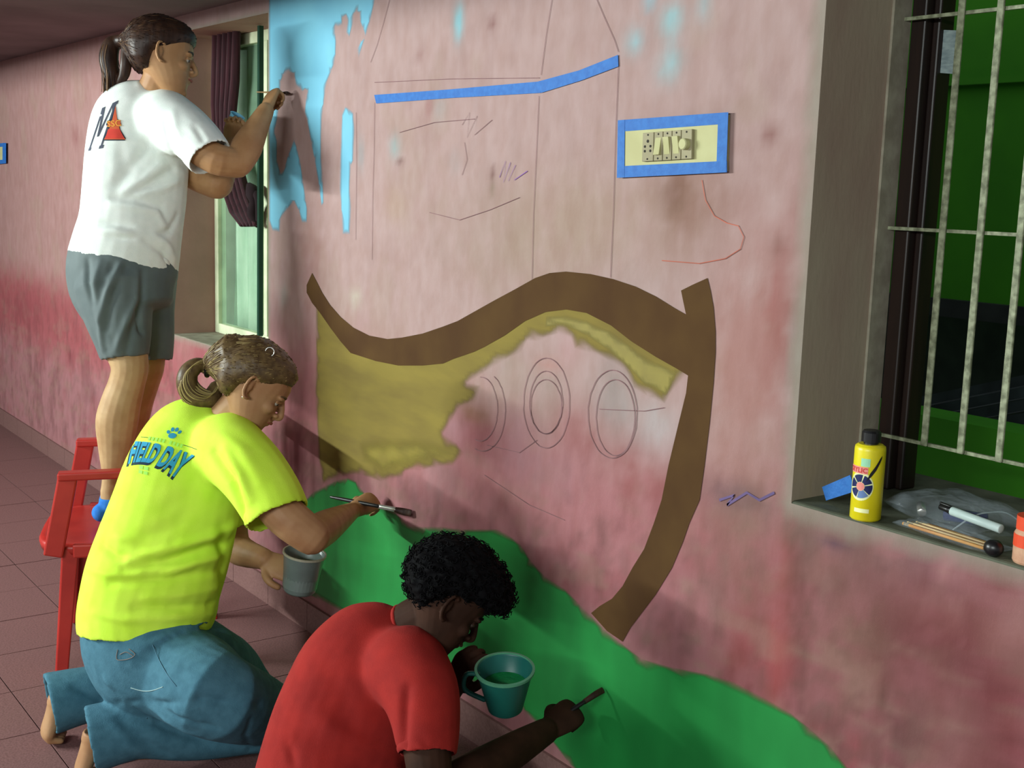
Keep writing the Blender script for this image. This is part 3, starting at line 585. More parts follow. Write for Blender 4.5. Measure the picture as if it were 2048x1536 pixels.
for (x, y) in top: vs.append(cp(.238+(x-.238)*.98, .215+(y-.215)*.98, .398))
fs += [(k, (k+1) % n, nb+(k+1) % n, nb+k) for k in range(n)]; fs.append(tuple(range(nb, nb+n)))
under(MB().add(vs, fs).build('seat', M['chair'], smooth=True), ch)
for s, a in ((0, -.024), (1, .50)):
    sg = -1 if s == 0 else 1
    mb = MB(); mb.bar(cp(a, .0, .40), cp(a-sg*.005, .05, .655), .06, .024, ref=rt); mb.bar(cp(a-sg*.005, .02, .66), cp(a-sg*.01, .50, .67), .05, .026, ref=Vector((0, 0, 1)))
    mb.bar(cp(a, .06, .415), cp(a, .44, .415), .022, .045, ref=Vector((0, 0, 1)))
    under(bevel(mb.build('armrest', M['chair']), .006), ch)
mb = MB()
for k in range(7):
    a = .06+.355*k/6; mb.bar(cp(a, .44, .43), cp(a, .53, .78), .034, .012, ref=fw)
mb.bar(cp(.0, .535, .79), cp(.478, .535, .79), .07, .02, ref=fw); mb.bar(cp(.01, .44, .42), cp(.01, .535, .80), .04, .025, ref=fw); mb.bar(cp(.468, .44, .42), cp(.468, .535, .80), .04, .025, ref=fw)
under(bevel(mb.build('backrest', M['chair']), .004), ch)

# ------------------------------------------------------------------ people
def headframe(c, yaw, pitch, roll=0):
    """face forward = +X. yaw turns the face away from the lens, pitch looks down, in the camera-parallel frame"""
    f = (RX*math.cos(math.radians(yaw))-RC*math.sin(math.radians(yaw))); upv = RU.copy()
    f2 = f*math.cos(math.radians(pitch))-upv*math.sin(math.radians(pitch)); up2 = upv*math.cos(math.radians(pitch))+f*math.sin(math.radians(pitch))
    if roll: q = Matrix.Rotation(math.radians(roll), 3, f2); up2 = q @ up2
    l = up2.cross(f2)
    return Matrix.Translation(c) @ Matrix((f2, l, up2)).transposed().to_4x4()
SL = [(-.02, .34, .18, .07), (.03, .40, .08, .13), (.1, .425, -.02, .19), (.18, .43, -.10, .235), (.27, .435, -.2, .265), (.37, .425, -.30, .29), (.5, .405, -.40, .315), (.6, .43, -.44, .325), (.7, .42, -.45, .33), (.8, .37, -.42, .305), (.9, .26, -.33, .25), (.97, .12, -.2, .16), (1.0, .02, -.08, .05)]
def slices(mb, M4, h, sl, n=24, dz=-.5, grow=0):
    vs = []; fs = []
    for z, f, b, w in sl:
        cx = (f+b)/2; rx = (f-b)/2+grow; 
        for k in range(n):
            a = 2*math.pi*k/n; ca, sa = math.cos(a), math.sin(a)
            vs.append(M4 @ (Vector((cx+rx*math.copysign(abs(ca)**.9, ca), (w+grow)*math.copysign(abs(sa)**.9, sa), z+dz))*h))
    for i in range(len(sl)-1):
        for k in range(n): fs.append((i*n+k, i*n+(k+1) % n, (i+1)*n+(k+1) % n, (i+1)*n+k))
    fs.append(tuple(range(n))[::-1]); fs.append(tuple(range((len(sl)-1)*n, len(sl)*n))); mb.add(vs, fs)
def head(mb, M4, h, man=False):
    slices(mb, M4, h, SL)
    L = lambda x, y, z: M4 @ (Vector((x, y, z-.5))*h)
    ry = M4.col[1].to_3d()
    mb.tube([(L(.40, 0, .57), .03*h), (L(.455, 0, .49), .034*h), (L(.492, 0, .42), .040*h), (L(.498, 0, .385), .044*h), (L(.45, 0, .355), .038*h)], 1.0, ref=ry, sub=3)
    for s in (-1, 1):
        mb.blob(L(.455, .055*s, .375), .035*h, .032*h, .028*h)
        mb.blob(L(.30, .17*s, .40), .10*h, .09*h, .08*h, M4)       # cheeks
        mb.blob(L(.375, .13*s, .575), .05*h, .10*h, .032*h, M4)     # brow
    mb.blob(L(.425, 0, .285), .045*h, .10*h, .025*h, M4); mb.blob(L(.415, 0, .235), .045*h, .085*h, .028*h, M4)
    mb.blob(L(.37, 0, .07), .07*h, .09*h, .065*h, M4)
def ears(mb, M4, h):
    L = lambda x, y, z: M4 @ (Vector((x, y, z-.5))*h)
    for s in (-1, 1):
        pts = [L(.03+.085*math.cos(a)*.75-.02*math.sin(a), (.325+.045*(math.cos(a) < 0)+.015)*s, .47+.135*math.sin(a)) for a in [math.radians(q) for q in range(60, 301, 30)]]
        mb.tube([(p, .02*h) for p in pts], 1.0, ref=M4.col[1].to_3d(), seg=8, sub=2)
        mb.blob(L(.0, .335*s, .46), .05*h, .02*h, .10*h, M4)
        mb.blob(L(.035, .335*s, .36), .03*h, .02*h, .035*h, M4)
def face(par, M4, h, iris, lipm, browm, white=None):
    lidm = M['lid_'+par.data.materials[0].name] if 'lid_'+par.data.materials[0].name in M else par.data.materials[0]
    L = lambda x, y, z: M4 @ (Vector((x, y, z-.5))*h)
    for s in (-1, 1):
        e = MB().blob(L(.352, .125*s, .50), .044*h, .047*h, .043*h, M4)  .build('eye', white or M['eye'], par, smooth=True)
        MB().blob(L(.386, .13*s, .50), .017*h, .026*h, .026*h, M4).build('iris', iris, e, smooth=True)
        MB().blob(L(.354, .125*s, .522), .051*h, .055*h, .040*h, M4).build('eyelid', lidm, par, smooth=True)
        MB().tube([(L(.388, .06*s, .515), .012*h), (L(.402, .125*s, .53), .016*h), (L(.368, .195*s, .512), .012*h)], 1, seg=8, sub=4).build('eyelid', lidm, par, smooth=True)
        MB().tube([(L(.418, .06*s, .595), .011*h), (L(.418, .13*s, .612), .015*h), (L(.365, .21*s, .595), .009*h)], .7, seg=8, sub=4).build('eyebrow', browm, par, smooth=True)
    MB().tube([(L(.43, -.085, .262), .008*h), (L(.462, 0, .272), .024*h), (L(.43, .085, .262), .008*h)], .9, seg=8, sub=5).build('lips', lipm, par, smooth=True)
def hand(mb, w, x, up, side, s=1.0, curl=(60, 70, 50), thumb=None, spread=.0):
    """w wrist, x towards the fingers, up = back of the hand, side = +1 thumb at +Y; five separate fingers"""
    x = Vector(x).normalized(); z = (Vector(up)-x*Vector(up).dot(x)).normalized(); y = z.cross(x)*side
    L = lambda a, b, c: w+(x*a+y*b+z*c)*s
    mb.tube([(L(-.01, 0, 0), .027*s, .021*s), (L(.03, 0, 0), .036*s, .018*s), (L(.07, 0, 0), .041*s, .015*s), (L(.088, 0, -.002), .037*s, .013*s)], ref=z, sub=3, seg=16)
    for k, (b, l) in enumerate(((.031, .072), (.0105, .080), (-.0105, .075), (-.030, .060))):
        c = curl[k] if isinstance(curl[0], tuple) else curl
        p = L(.078, b*.9, 0); r = .0088*s*(1-.05*k); pts = [(L(.05, b*.8, 0), r*1.0), (p, r*1.12)]; ang = 0; q = p; fr = (.45, .32, .25)
        for j in range(3):
            ang += math.radians(c[j]); d = x*math.cos(ang)-z*math.sin(ang)+y*(spread*(1.5-k)*.12); q = q+d.normalized()*(l*fr[j]*s*1.05); pts.append((q, r*(1-.08*(j+1))))
        mb.tube(pts, 1, ref=y, seg=10, sub=3)
    tp = thumb or [(.02, .022, -.004), (.045, .046, -.012), (.07, .052, -.026), (.088, .040, -.038)]
    mb.tube([(L(*a), (.0135-.0012*i)*s) for i, a in enumerate(tp)], 1, ref=z, seg=10, sub=3)
def body(name, mb, m, voxel=.0045, smooth=3):
    me = mb.remeshed(voxel, smooth); o = link(name, me, m, smooth=True); return o
def garment(name, mb, m, par, folds=(), voxel=.006, smooth=6, rip=(.003, 14), seed=1, d=(1, 1, 1), spots=()):
    me = mb.remeshed(voxel, smooth)
    if spots: blend(me, spots)
    ripple(me, rip[0], rip[1], seed, d); crease(me, folds)
    return link(name, me, m, par, smooth=True)
def blend(me, spots, iters=45):
    co = getco(me).astype(float); e = np.empty(len(me.edges)*2, np.int32); me.edges.foreach_get('vertices', e); e = e.reshape(-1, 2)
    w = np.zeros(len(co)); deg = np.bincount(e.ravel(), minlength=len(co)).astype(float)
    for p, r in spots: w = np.maximum(w, np.clip(1.4-1.4*np.linalg.norm(co-np.array(p), axis=1)/r, 0, 1))
    w = (w*.6)[:, None]
    for _ in range(iters):
        a = np.zeros_like(co)
        for c in range(3): a[:, c] = np.bincount(e[:, 0], co[e[:, 1], c], len(co))+np.bincount(e[:, 1], co[e[:, 0], c], len(co))
        co = co*(1-w)+(a/deg[:, None])*w
    setco(me, co)
def strands(name, hairobj, tie, n, r, m, par, spread=.02, off=.001, filt=None, wave=.003):
    me = hairobj.data; bv = BVHTree.FromPolygons([v.co for v in me.vertices], [p.vertices for p in me.polygons]); mb = MB(); vs = [v.co for v in me.vertices]; c = 0; tries = 0
    while c < n and tries < n*20:
        tries += 1; p = random.choice(vs)
        if filt and not filt(p): continue
        tgt = tie+Vector((random.gauss(0, 1), random.gauss(0, 1), random.gauss(0, 1)))*spread; pts = []
        for k in range(8):
            t = k/7*.95; q = p.lerp(tgt, t); h = bv.find_nearest(q)
            if h[0] is None: continue
            pts.append((h[0]+h[1]*(off+.0012*math.sin(k*1.3+c)), r*(1-.3*abs(t-.5))))
        for _ in range(3): pts = [pts[0]]+[((pts[q_-1][0]+pts[q_][0]*2+pts[q_+1][0])/4, pts[q_][1]) for q_ in range(1, len(pts)-1)]+[pts[-1]]
        if len(pts) > 4: mb.tube(pts, 1, seg=4, sub=1, cap=(0, 0)); c += 1
    return mb.build(name, m, par, smooth=True, fix=False, kind='stuff')
def px(d): return d/F                       # metres per pixel at depth d
def S(lst, d):                              # stations (u, v, radius px[, depth][, radius2 ratio])
    out = []
    for a in lst:
        dd = a[3] if len(a) > 3 and a[3] else d; r = a[2]*dd/F
        out.append((G(a[0], a[1], dd), r, r*a[4]) if len(a) > 4 else (G(a[0], a[1], dd), r))
    return out
def drape_text(name, txt, fn, m, par, bv, off=.0012, bold=0.0, sub=3, shear=0, raw=None):
    """flat print laid on cloth: unit-square text coordinates -> fn(s,t) pixel -> point on the shirt"""
    if raw is None:
        cu = bpy.data.curves.new('t', 'FONT'); cu.body = txt; cu.offset = bold; cu.resolution_u = 3; o = bpy.data.objects.new('t', cu); COL.objects.link(o)
        dg = bpy.context.evaluated_depsgraph_get(); me = bpy.data.meshes.new_from_object(o.evaluated_get(dg)); bpy.data.objects.remove(o, do_unlink=True)
    else: me = raw
    bm = bmesh.new(); bm.from_mesh(me); bmesh.ops.triangulate(bm, faces=bm.faces)
    xs_ = [v.co.x for v in bm.verts]; ys_ = [v.co.y for v in bm.verts]; x0, x1, y0, y1 = min(xs_), max(xs_), min(ys_), max(ys_)
    for _ in range(sub):
        L_ = [e for e in bm.edges if e.calc_length() > .12*(x1-x0)/max(1, len(txt)*.5)]
        if L_: bmesh.ops.subdivide_edges(bm, edges=L_, cuts=1); bmesh.ops.triangulate(bm, faces=bm.faces)
    bad = []
    for v in bm.verts:
        s = (v.co.x-x0)/(x1-x0); t = (v.co.y-y0)/(y1-y0) if raw is None or True else 0
        u_, v_ = fn(s, t) ; d = ray(u_, v_).normalized(); h = bv.ray_cast(CAM, d)
        if h[0] is None or abs(h[1].dot(d)) < .08: bad.append(v)
        v.co = h[0]-d*off if h[0] is not None else G(u_, v_, 4)
    bmesh.ops.delete(bm, geom=bad, context='VERTS')
    bm.to_mesh(me); bm.free()
    for f in me.polygons: f.use_smooth = True
    return link(name, me, m, par)
def flatmesh(polys):
    mb = MB()
    for p in polys: mb.add([(x, y, 0) for x, y in p], [tuple(range(len(p)))])
    return mesh(mb.v, mb.f)
def bvh(o): return BVHTree.FromPolygons([v.co for v in o.data.vertices], [p.vertices for p in o.data.polygons])

# ---- woman standing on the chair
D1 = 4.15
hc = G(320, 114, 4.10); HM = headframe(hc, 15, 10, -3); hh = .246
b = MB(); head(b, HM, hh); ears(b, HM, hh)
b.tube(S([(322, 140, 30, 4.10), (312, 172, 32, 4.12), (298, 196, 33, 4.14), (290, 222, 30, 4.14)], D1))
b.tube(S([(290, 222, 50), (282, 260, 68), (276, 320, 70), (272, 380, 68), (266, 440, 72), (262, 500, 78), (262, 560, 70)], D1), .58, seg=24)
b.tube([(G(345, 245, 4.08), .075), (G(385, 288, 4.02), .054), (G(432, 318, 4.0), .052), (G(474, 326, 4.03), .050)], ref=RC)      # right upper arm
wr = Y(531, 222, -.12); el = G(478, 324, 4.03)
b.tube([(el, .048), (el.lerp(wr, .3), .052), (el.lerp(wr, .7), .039), (wr, .029)], ref=RC)
hd = (Y(553, 166, -.045)-wr)
hand(b, wr+hd*.10, hd, RC*.55-RX*.5+RU*.25, 1, .92, (70, 80, 40), thumb=[(.02, .022, -.004), (.045, .04, -.02), (.075, .034, -.036), (.095, .016, -.044)])
el2 = G(434, 366, 4.22)                                                                                    # left arm, elbow down
b.tube([(G(330, 300, 4.30), .06), (G(385, 345, 4.27), .056), (el2, .056)], ref=RC)
wl = G(462, 292, 4.30)
b.tube([(el2, .055), (el2.lerp(wl, .45), .048), (wl, .03)], ref=RC)
hand(b, wl, G(470, 245, 4.32)-wl, -RC, 1, .9, (45, 60, 40))
hipL, hipR = G(240, 560, 4.08), G(296, 560, 4.26)
for cx, kn, an, heel, rr in ((hipL, G(254, 765, 4.10), G(221, 985, 4.18), (222, 1030), 1.0), (hipR, G(287, 760, 4.28), G(236, 960, 4.36), (243, 1000), .95)):
    v = an-kn; up_ = -RX*.6+RC*.3
    b.tube([(cx, .080*rr), (cx.lerp(kn, .55), .076*rr), (kn-v.normalized()*.06, .062*rr), (kn, .060*rr), (kn+v*.18-RX*.010, .066*rr), (kn+v*.36-RX*.014, .070*rr), (kn+v*.6-RX*.006, .056*rr), (kn+v*.86, .036*rr), (an, .034*rr)], .95)
    hp = Vector((an.x, an.y, .462)); td = Vector((.10, 1, 0)).normalized()
    b.tube([(an, .033), (hp+Vector((0, 0, .02)), .036)]); b.tube([(hp-td*.028, .030, .027), (hp+td*.05, .036, .028), (hp+td*.13, .043, .022), (hp+td*.18, .040, .018)], ref=Vector((0, 0, 1)), sub=3)
M['skins'] = mat('tanned_skin_with_paler_legs', (182, 140, 98), (168, 124, 84), rough=.55, ns=18, attr=True)
SW = body('person', b, M['skins'], .0036)
q = getco(SW.data); w = (1-sm(1.15, 1.3, q[:, 2].astype(float)))[:, None]; c = 1+w*np.array([.10, .30, .42])
SW.data.attributes.new('col', 'FLOAT_COLOR', 'POINT').data.foreach_set('color', np.c_[c, np.ones(len(c))].astype(np.float32).ravel()); tag(SW, 'woman in white T-shirt and grey shorts standing on the red chair, painting high', 'person')
face(SW, HM, hh, M['iris'], M['lip'], M['hairb'])
# shirt
t = MB()
t.tube(S([(303, 184, 38, 4.12, .9), (294, 200, 66, 4.13, .72), (285, 226, 88, 4.14, .62), (279, 262, 97, 0, .62), (275, 310, 101, 0, .64), (271, 360, 101, 0, .66), (267, 405, 101, 0, .70), (262, 448, 101, 0, .76), (255, 484, 104, 0, .82)], D1)+[(G(246, 528, D1), 108*px(D1), 88*px(D1))], seg=28, cap=(.3, 0), hollow=.05)
t.tube([(G(330, 236, 4.10), .100), (G(366, 262, 4.06), .094), (G(400, 290, 4.02), .084), (G(421, 316, 4.0), .078)], ref=RC, hollow=.05, cap=(1, 0))
t.tube([(G(320, 255, 4.27), .09), (G(350, 300, 4.28), .080), (G(372, 330, 4.27), .072)], ref=RC, hollow=.03, cap=(1, 0))
d = D1
fo = [(sk([(225, 396), (275, 402), (320, 415), (332, 440)], d), .014, -.009), (sk([(222, 408), (275, 414), (315, 425), (328, 448)], d), .014, .010),
      (sk([(165, 452), (220, 446), (262, 452)], d), .012, -.008), (sk([(165, 464), (230, 462), (262, 468)], d), .012, .007), (sk([(165, 472), (235, 476), (264, 478)], d), .010, -.006),
      (sk([(300, 260), (290, 300), (260, 340), (225, 372)], d), .020, -.008), (sk([(325, 290), (320, 330), (290, 360), (250, 385)], d), .018, .009), (sk([(375, 300), (345, 340), (300, 368), (250, 392)], d), .016, -.008),
      (sk([(378, 340), (350, 365), (320, 380), (280, 388)], d), .014, .008), (sk([(330, 240), (335, 275), (345, 305), (372, 335)], d), .014, -.010), (sk([(345, 225), (352, 260), (370, 300)], d), .016, .006),
      (sk([(310, 470), (335, 490), (350, 520)], d), .012, .008), (sk([(290, 480), (325, 505), (345, 540)], d), .012, -.008), (sk([(355, 430), (340, 460), (320, 470)], d), .012, -.008), (sk([(245, 300), (250, 345), (235, 385)], d), .022, -.006), (sk([(390, 250), (405, 280), (395, 310)], d), .012, -.005)]
TW = garment('tshirt', t, M['teew'], SW, fo, .0062, 6, (.0035, 13), 2, spots=[(G(335, 240, 4.05), .13), (G(350, 290, 4.02), .11), (G(310, 205, 4.08), .08)]); TW['label'] = 'white T-shirt with a dark letter M and a red cone on the back'
s_ = MB()
s_.tube([(G(250, 488, D1), 100*px(D1), 80*px(D1)), (G(246, 530, D1), 107*px(D1), 88*px(D1)), (G(247, 575, D1), 104*px(D1), 90*px(D1)), (G(258, 620, D1), 90*px(D1), 88*px(D1))], seg=28, cap=(.2, .2))
s_.tube([(G(228, 575, 4.10), .135), (G(236, 625, 4.09), .118), (G(245, 675, 4.09), .098), (G(250, 716, 4.09), .080)], .95, hollow=.06, ref=RC, cap=(1, 0))
s_.tube([(G(285, 575, 4.25), .120), (G(296, 630, 4.24), .092), (G(304, 680, 4.24), .078), (G(309, 724, 4.24), .064)], .95, hollow=.06, ref=RC, cap=(1, 0))
fo = [(sk([(175, 520), (176, 560), (190, 610)], d), .012, -.010), (sk([(200, 525), (188, 570), (196, 640)], d), .013, .009), (sk([(240, 530), (215, 580), (200, 640), (205, 700)], d), .012, .010), (sk([(252, 535), (228, 590), (214, 660)], d), .012, -.009),
      (sk([(275, 545), (272, 600), (250, 650), (232, 700)], d), .012, .011), (sk([(285, 545), (283, 600), (265, 660), (252, 710)], d), .012, -.010), (sk([(277, 620), (280, 660), (292, 718)], d), .010, -.014), (sk([(225, 530), (205, 570)], d), .012, -.008), (sk([(213, 700), (250, 712), (284, 705)], d), .004, -.003)]
o = garment('shorts', s_, M['short'], SW, fo, .0062, 5, (.004, 16), 5, (1, 1, .3)); o['label'] = 'grey athletic shorts'
for k, (u, v, dd) in enumerate(((222, 985, 4.18), (236, 960, 4.36))):
    an = G(u, v, dd); hp = Vector((an.x, an.y, .462)); td = Vector((.10, 1, 0)).normalized()
    sc = MB().tube([(hp-td*.034, .034, .032), (hp+td*.05, .041, .033), (hp+td*.13, .048, .027), (hp+td*.185, .042, .022)], ref=Vector((0, 0, 1)), sub=3)
    sc.tube([(hp+Vector((0, 0, -.005)), .042), (hp.lerp(an, .5), .041), (hp.lerp(an, .75), .039)], cap=(1, 0), hollow=.01)
    link('sock', sc.remeshed(.004, 4), M['sock'], SW, smooth=True)
# hair
def hairshape(HM, hh, sl): m_ = MB(); slices(m_, HM, hh, sl, 28); return m_
HS = [(.26, -.05, -.30, .22), (.36, -.02, -.40, .30), (.48, .04, -.46, .345), (.56, .20, -.51, .375), (.66, .34, -.52, .39), (.78, .44, -.50, .385), (.88, .43, -.45, .345), (.98, .32, -.34, .26), (1.05, .12, -.18, .13)]
hm = hairshape(HM, hh, HS); L = lambda x, y, z: HM @ (Vector((x, y, z-.5))*hh)
tie = L(-.48, 0, .62); hm.tube([(L(-.40, 0, .60), .05), (tie, .024)], 1, sub=3)
HW = link('hair', hm.remeshed(.004, 6), M['hairb'], SW, smooth=True)
strands('hair_strands', HW, tie, 700, .0012, M['hairb'], SW, .006); strands('hair_highlights', HW, tie, 120, .0010, M['hairh'], SW, .006)
pt = MB()
pp0 = [tie, G(236, 84, 4.10), G(222, 92, 4.10), G(217, 118, 4.10), G(222, 150, 4.10), G(222, 186, 4.10)]
pt.tube(list(zip(pp0, (.018, .024, .029, .032, .026, .008))), .85, sub=5)
pt.tube([(tie, .012), (G(254, 100, 4.08), .020), (G(252, 125, 4.08), .020), (G(248, 150, 4.09), .018), (G(232, 176, 4.10), .010)], .8, sub=4)
PT = link('ponytail', pt.remeshed(.004, 3), M['hairb'], SW, smooth=True)
mbp = MB()
for k in range(150):
    j = Vector((random.gauss(0, 1), random.gauss(0, 1), random.gauss(0, .4)))
    mbp.tube([(p+j*.011*min(1, .3+i*.3)*(1 if i < 5 else .8)+(Vector((0, 0, -random.uniform(0, .03))) if i == 5 else Vector()), .0012) for i, p in enumerate(pp0)], 1, seg=4, sub=3, cap=(0, 0))
mbp.build('ponytail_strands', M['hairb'], SW, smooth=True, fix=False, kind='stuff')
mbp = MB()
for k in range(36):
    j = Vector((random.gauss(0, 1), random.gauss(0, 1), 0))
    mbp.tube([(p-RX*.008+RC*.012+j*.010, .0012) for i, p in enumerate(pp0[2:])], 1, seg=4, sub=3, cap=(0, 0))
mbp.build('ponytail_highlights', M['hairh'], SW, smooth=True, fix=False, kind='stuff')
MB().tube([(tie+RU*.014, .006), (tie+RC*.016, .006), (tie-RU*.014, .006), (tie-RC*.016, .006), (tie+RU*.014, .006)], 1, seg=8).build('hair_tie', M['black'], SW, smooth=True)
# print on the white shirt
bw = bvh(TW)
def quadf(TL, TR, BR, BL, top=0, bot=0):
    def f(s, t):
        a = (TL[0]+(TR[0]-TL[0])*s, TL[1]+(TR[1]-TL[1])*s-top*4*s*(1-s)); b_ = (BL[0]+(BR[0]-BL[0])*s, BL[1]+(BR[1]-BL[1])*s-bot*4*s*(1-s))
        return (b_[0]+(a[0]-b_[0])*t, b_[1]+(a[1]-b_[1])*t)
    return f
Mp = [[(0, 0), (.16, 0), (.16, .07), (.12, .07), (.20, .8), (.10, .8), (.02, .07), (0, .07)], [(.10, .93), (.10, 1), (.27, 1), (.27, .8), (.10, .86)], [(.27, 1), (.20, .8), (.30, .30), (.42, .30)], [(.30, .30), (.42, .30), (.72, 1), (.62, 1)], [(.62, 1), (.78, 1), (.92, 1), (.92, .93), (.86, .93), (.74, .80)], [(.74, .8), (.86, .93), (.84, .07), (.72, .07)], [(.66, 0), (.94, 0), (.94, .07), (.66, .07)]]
drape_text('shirt_letter', 'MMM', quadf((200, 218), (238, 200), (206, 296), (176, 302)), M['grey_letter'], SW, bw, .0012, raw=flatmesh(Mp))
tri = [(.60, 1.03), (.68, .62), (.82, .58), (.86, .46), (.78, .40), (.80, .30), (1.03, .03), (.98, -.04), (-.02, -.04), (-.04, .03), (.22, .34), (.10, .44), (.16, .56), (.36, .62)]
drape_text('shirt_logo_outline', 'MMM', quadf((207, 211), (246, 211), (252, 281), (206, 281)), M['navy_letter'], SW, bw, .0016, raw=flatmesh([tri]))
tri2 = [(.60, .97), (.65, .58), (.80, .54), (.80, .45), (.72, .38), (.74, .28), (.96, .03), (.02, .03), (.28, .36), (.18, .45), (.22, .52), (.40, .57)]
drape_text('shirt_logo_cone', 'MMM', quadf((208, 212), (245, 212), (251, 279), (208, 279)), M['orange'], SW, bw, .0021, raw=flatmesh([tri2]))
drape_text('shirt_logo_red', 'MMM', quadf((213, 258), (244, 258), (249, 277), (210, 277)), M['redpr'], SW, bw, .0025, raw=flatmesh([[(0, 0), (1, 0), (.85, 1), (.1, 1)]]))
drape_text('shirt_logo_letters', 'SSC', quadf((214, 242), (241, 239), (243, 252), (214, 254)), mat('pale_orange_print', (228, 160, 60)), SW, bw, .0029, .01)
# brush in her right hand and cup in her left
bp0, bp1 = G(514, 184, 4.26), Y(574, 186, -.028)
br = MB().tube([(bp0, .002), (bp0.lerp(bp1, .5), .0035), (bp0.lerp(bp1, .75), .003)], seg=10).build('paint_brush', M['brushw'], smooth=True)
tag(br, 'thin wooden paint brush in the raised hand of the woman on the chair', 'brush')
MB().tube([(bp0.lerp(bp1, .75), .0038), (bp0.lerp(bp1, .9), .0042)], seg=10).build('ferrule', M['silver'], br, smooth=True)
MB().tube([(bp0.lerp(bp1, .9), .0042), (bp1, .0055), (Y(581, 187, -.014), .002)], seg=10).build('bristles', M['hairb'], br, smooth=True)
cq = G(468, 246, 4.33); MM = Matrix.Translation(cq) @ (RX*.5+RU*.8+RC*.35).to_track_quat('Z', 'Y').to_matrix().to_4x4()
cu_ = MB().lathe([(.019, -.045), (.026, .03), (.028, .032), (.0245, .032), (.018, -.04)], n=24, M=MM).build('paint_cup', M['cyan'], smooth=False)
tag(cu_, 'small light blue paint cup held in front of the maroon curtain', 'cup')

# ---- woman kneeling
D2 = 3.33
hk = G(503, 768, 3.32); KM = headframe(hk, 10, 38, 0); kh = .232
b = MB(); head(b, KM, kh); ears(b, KM, kh)
b.tube(S([(492, 792, 36, 3.33), (468, 822, 38, 3.34), (442, 850, 40, 3.36), (415, 885, 36, 3.36)], D2))
b.tube(S([(420, 880, 48), (388, 935, 76), (355, 1015, 84), (328, 1090, 90), (302, 1180, 96), (296, 1250, 98)], D2), .60, seg=24)
sh = G(470, 925, 3.28); el = G(622, 1072, 3.18); wr = Y(704, 1022, -.13)
b.tube([(sh, .060), (G(530, 985, 3.19), .056), (G(575, 1035, 3.17), .055), (el, .050)], ref=RC)
b.tube([(el, .049), (el.lerp(wr, .3), .048), (el.lerp(wr, .7), .037), (wr, .027)], ref=RC)
hv = Y(748, 1000, -.05)-wr
hand(b, wr+hv*.05, hv, RC*.8+RU*.5, 1, .92, (65, 75, 45), thumb=[(.02, .022, -.004), (.045, .042, -.018), (.072, .036, -.034), (.09, .018, -.044)])
el2 = G(492, 1100, 3.50); wl = G(528, 1118, 3.48)       # left arm hidden by the chest, hand on the pot
b.tube([(G(440, 960, 3.52), .065), (G(455, 1040, 3.56), .056), (G(472, 1095, 3.55), .047), (wl, .031)], ref=RC)
hand(b, wl, G(566, 1136, 3.46)-wl, RC*.7-RX*.1+RU*.6, -1, .95, (25, 45, 35), thumb=[(.02, .024, -.002), (.04, .048, 0), (.065, .058, -.004), (.086, .056, -.012)])
# legs under the jeans and bare feet
kn1, kn2 = Z(548, 1478, .07), Z(510, 1400, .07)
kn1 = Vector((-2.98, -.50, .075)); kn2 = Vector((-3.30, -.46, .075))
hp1, hp2 = G(325, 1305, 3.33), G(295, 1290, 3.42)
an1 = Vector((-3.09, -.945, .085)); an2 = Vector((-3.375, -.955, .085))
for hp, kn, an in ((hp1, kn1, an1), (hp2, kn2, an2)):
    b.tube([(hp, .075), (hp.lerp(kn, .5), .070), (kn, .056)], ref=RC); b.tube([(kn, .058), (kn.lerp(an, .4), .056), (an, .036)], ref=RC)
    ft = Vector(((an-kn).x, (an-kn).y, 0)).normalized(); sd = ft.cross(Vector((0, 0, 1)))
    he = an+ft*.045+Vector((0, 0, .045)); bl = an+ft*.080+Vector((0, 0, -.048))      # toes tucked under, sole facing backwards
    b.tube([(an, .036), (he-Vector((0, 0, .02)), .036), (he, .033), (he.lerp(bl, .5), .034, .026), (bl, .042, .022), (bl-Vector((0, 0, .012)), .040, .018)], ref=ft, sub=3)
    for k in range(5):
        p = bl+sd*(.028-.014*k)-Vector((0, 0, .018)); b.tube([(p, .0105), (p-ft*(.045-.004*k)-Vector((0, 0, .006)), .0095)], 1, seg=8)
KW = body('person', b, M['skinw'], .0036); tag(KW, 'kneeling woman in neon yellow T-shirt and light blue jeans painting the green hill', 'person')
face(KW, KM, kh, M['iris'], M['lip'], M['hairl'])
t = MB(); d = D2
t.tube(S([(437, 838, 50, 3.36, .9), (418, 856, 86, 3.36, .72), (396, 890, 108, 3.35, .64), (372, 950, 120, 0, .64), (352, 1020, 126, 0, .66), (332, 1085, 132, 0, .70), (312, 1148, 136, 0, .74), (299, 1200, 136, 0, .78), (291, 1235, 134, 0, .8)], d)+[(G(290, 1262, d), 131*px(d), 108*px(d))], seg=28, cap=(.3, 0), hollow=.05)
t.tube([(G(455, 895, 3.28), .098), (G(500, 940, 3.22), .094), (G(535, 990, 3.19), .090), (G(556, 1034, 3.17), .086)], ref=RC, hollow=.05, cap=(1, 0))
t.tube([(G(430, 915, 3.52), .095), (G(445, 990, 3.56), .085), (G(462, 1050, 3.58), .074)], ref=RC, hollow=.04, cap=(1, 0))
t.tube([(G(495, 1005, 3.42), .045), (G(520, 1050, 3.40), .022)], ref=RC, cap=(1, 1))
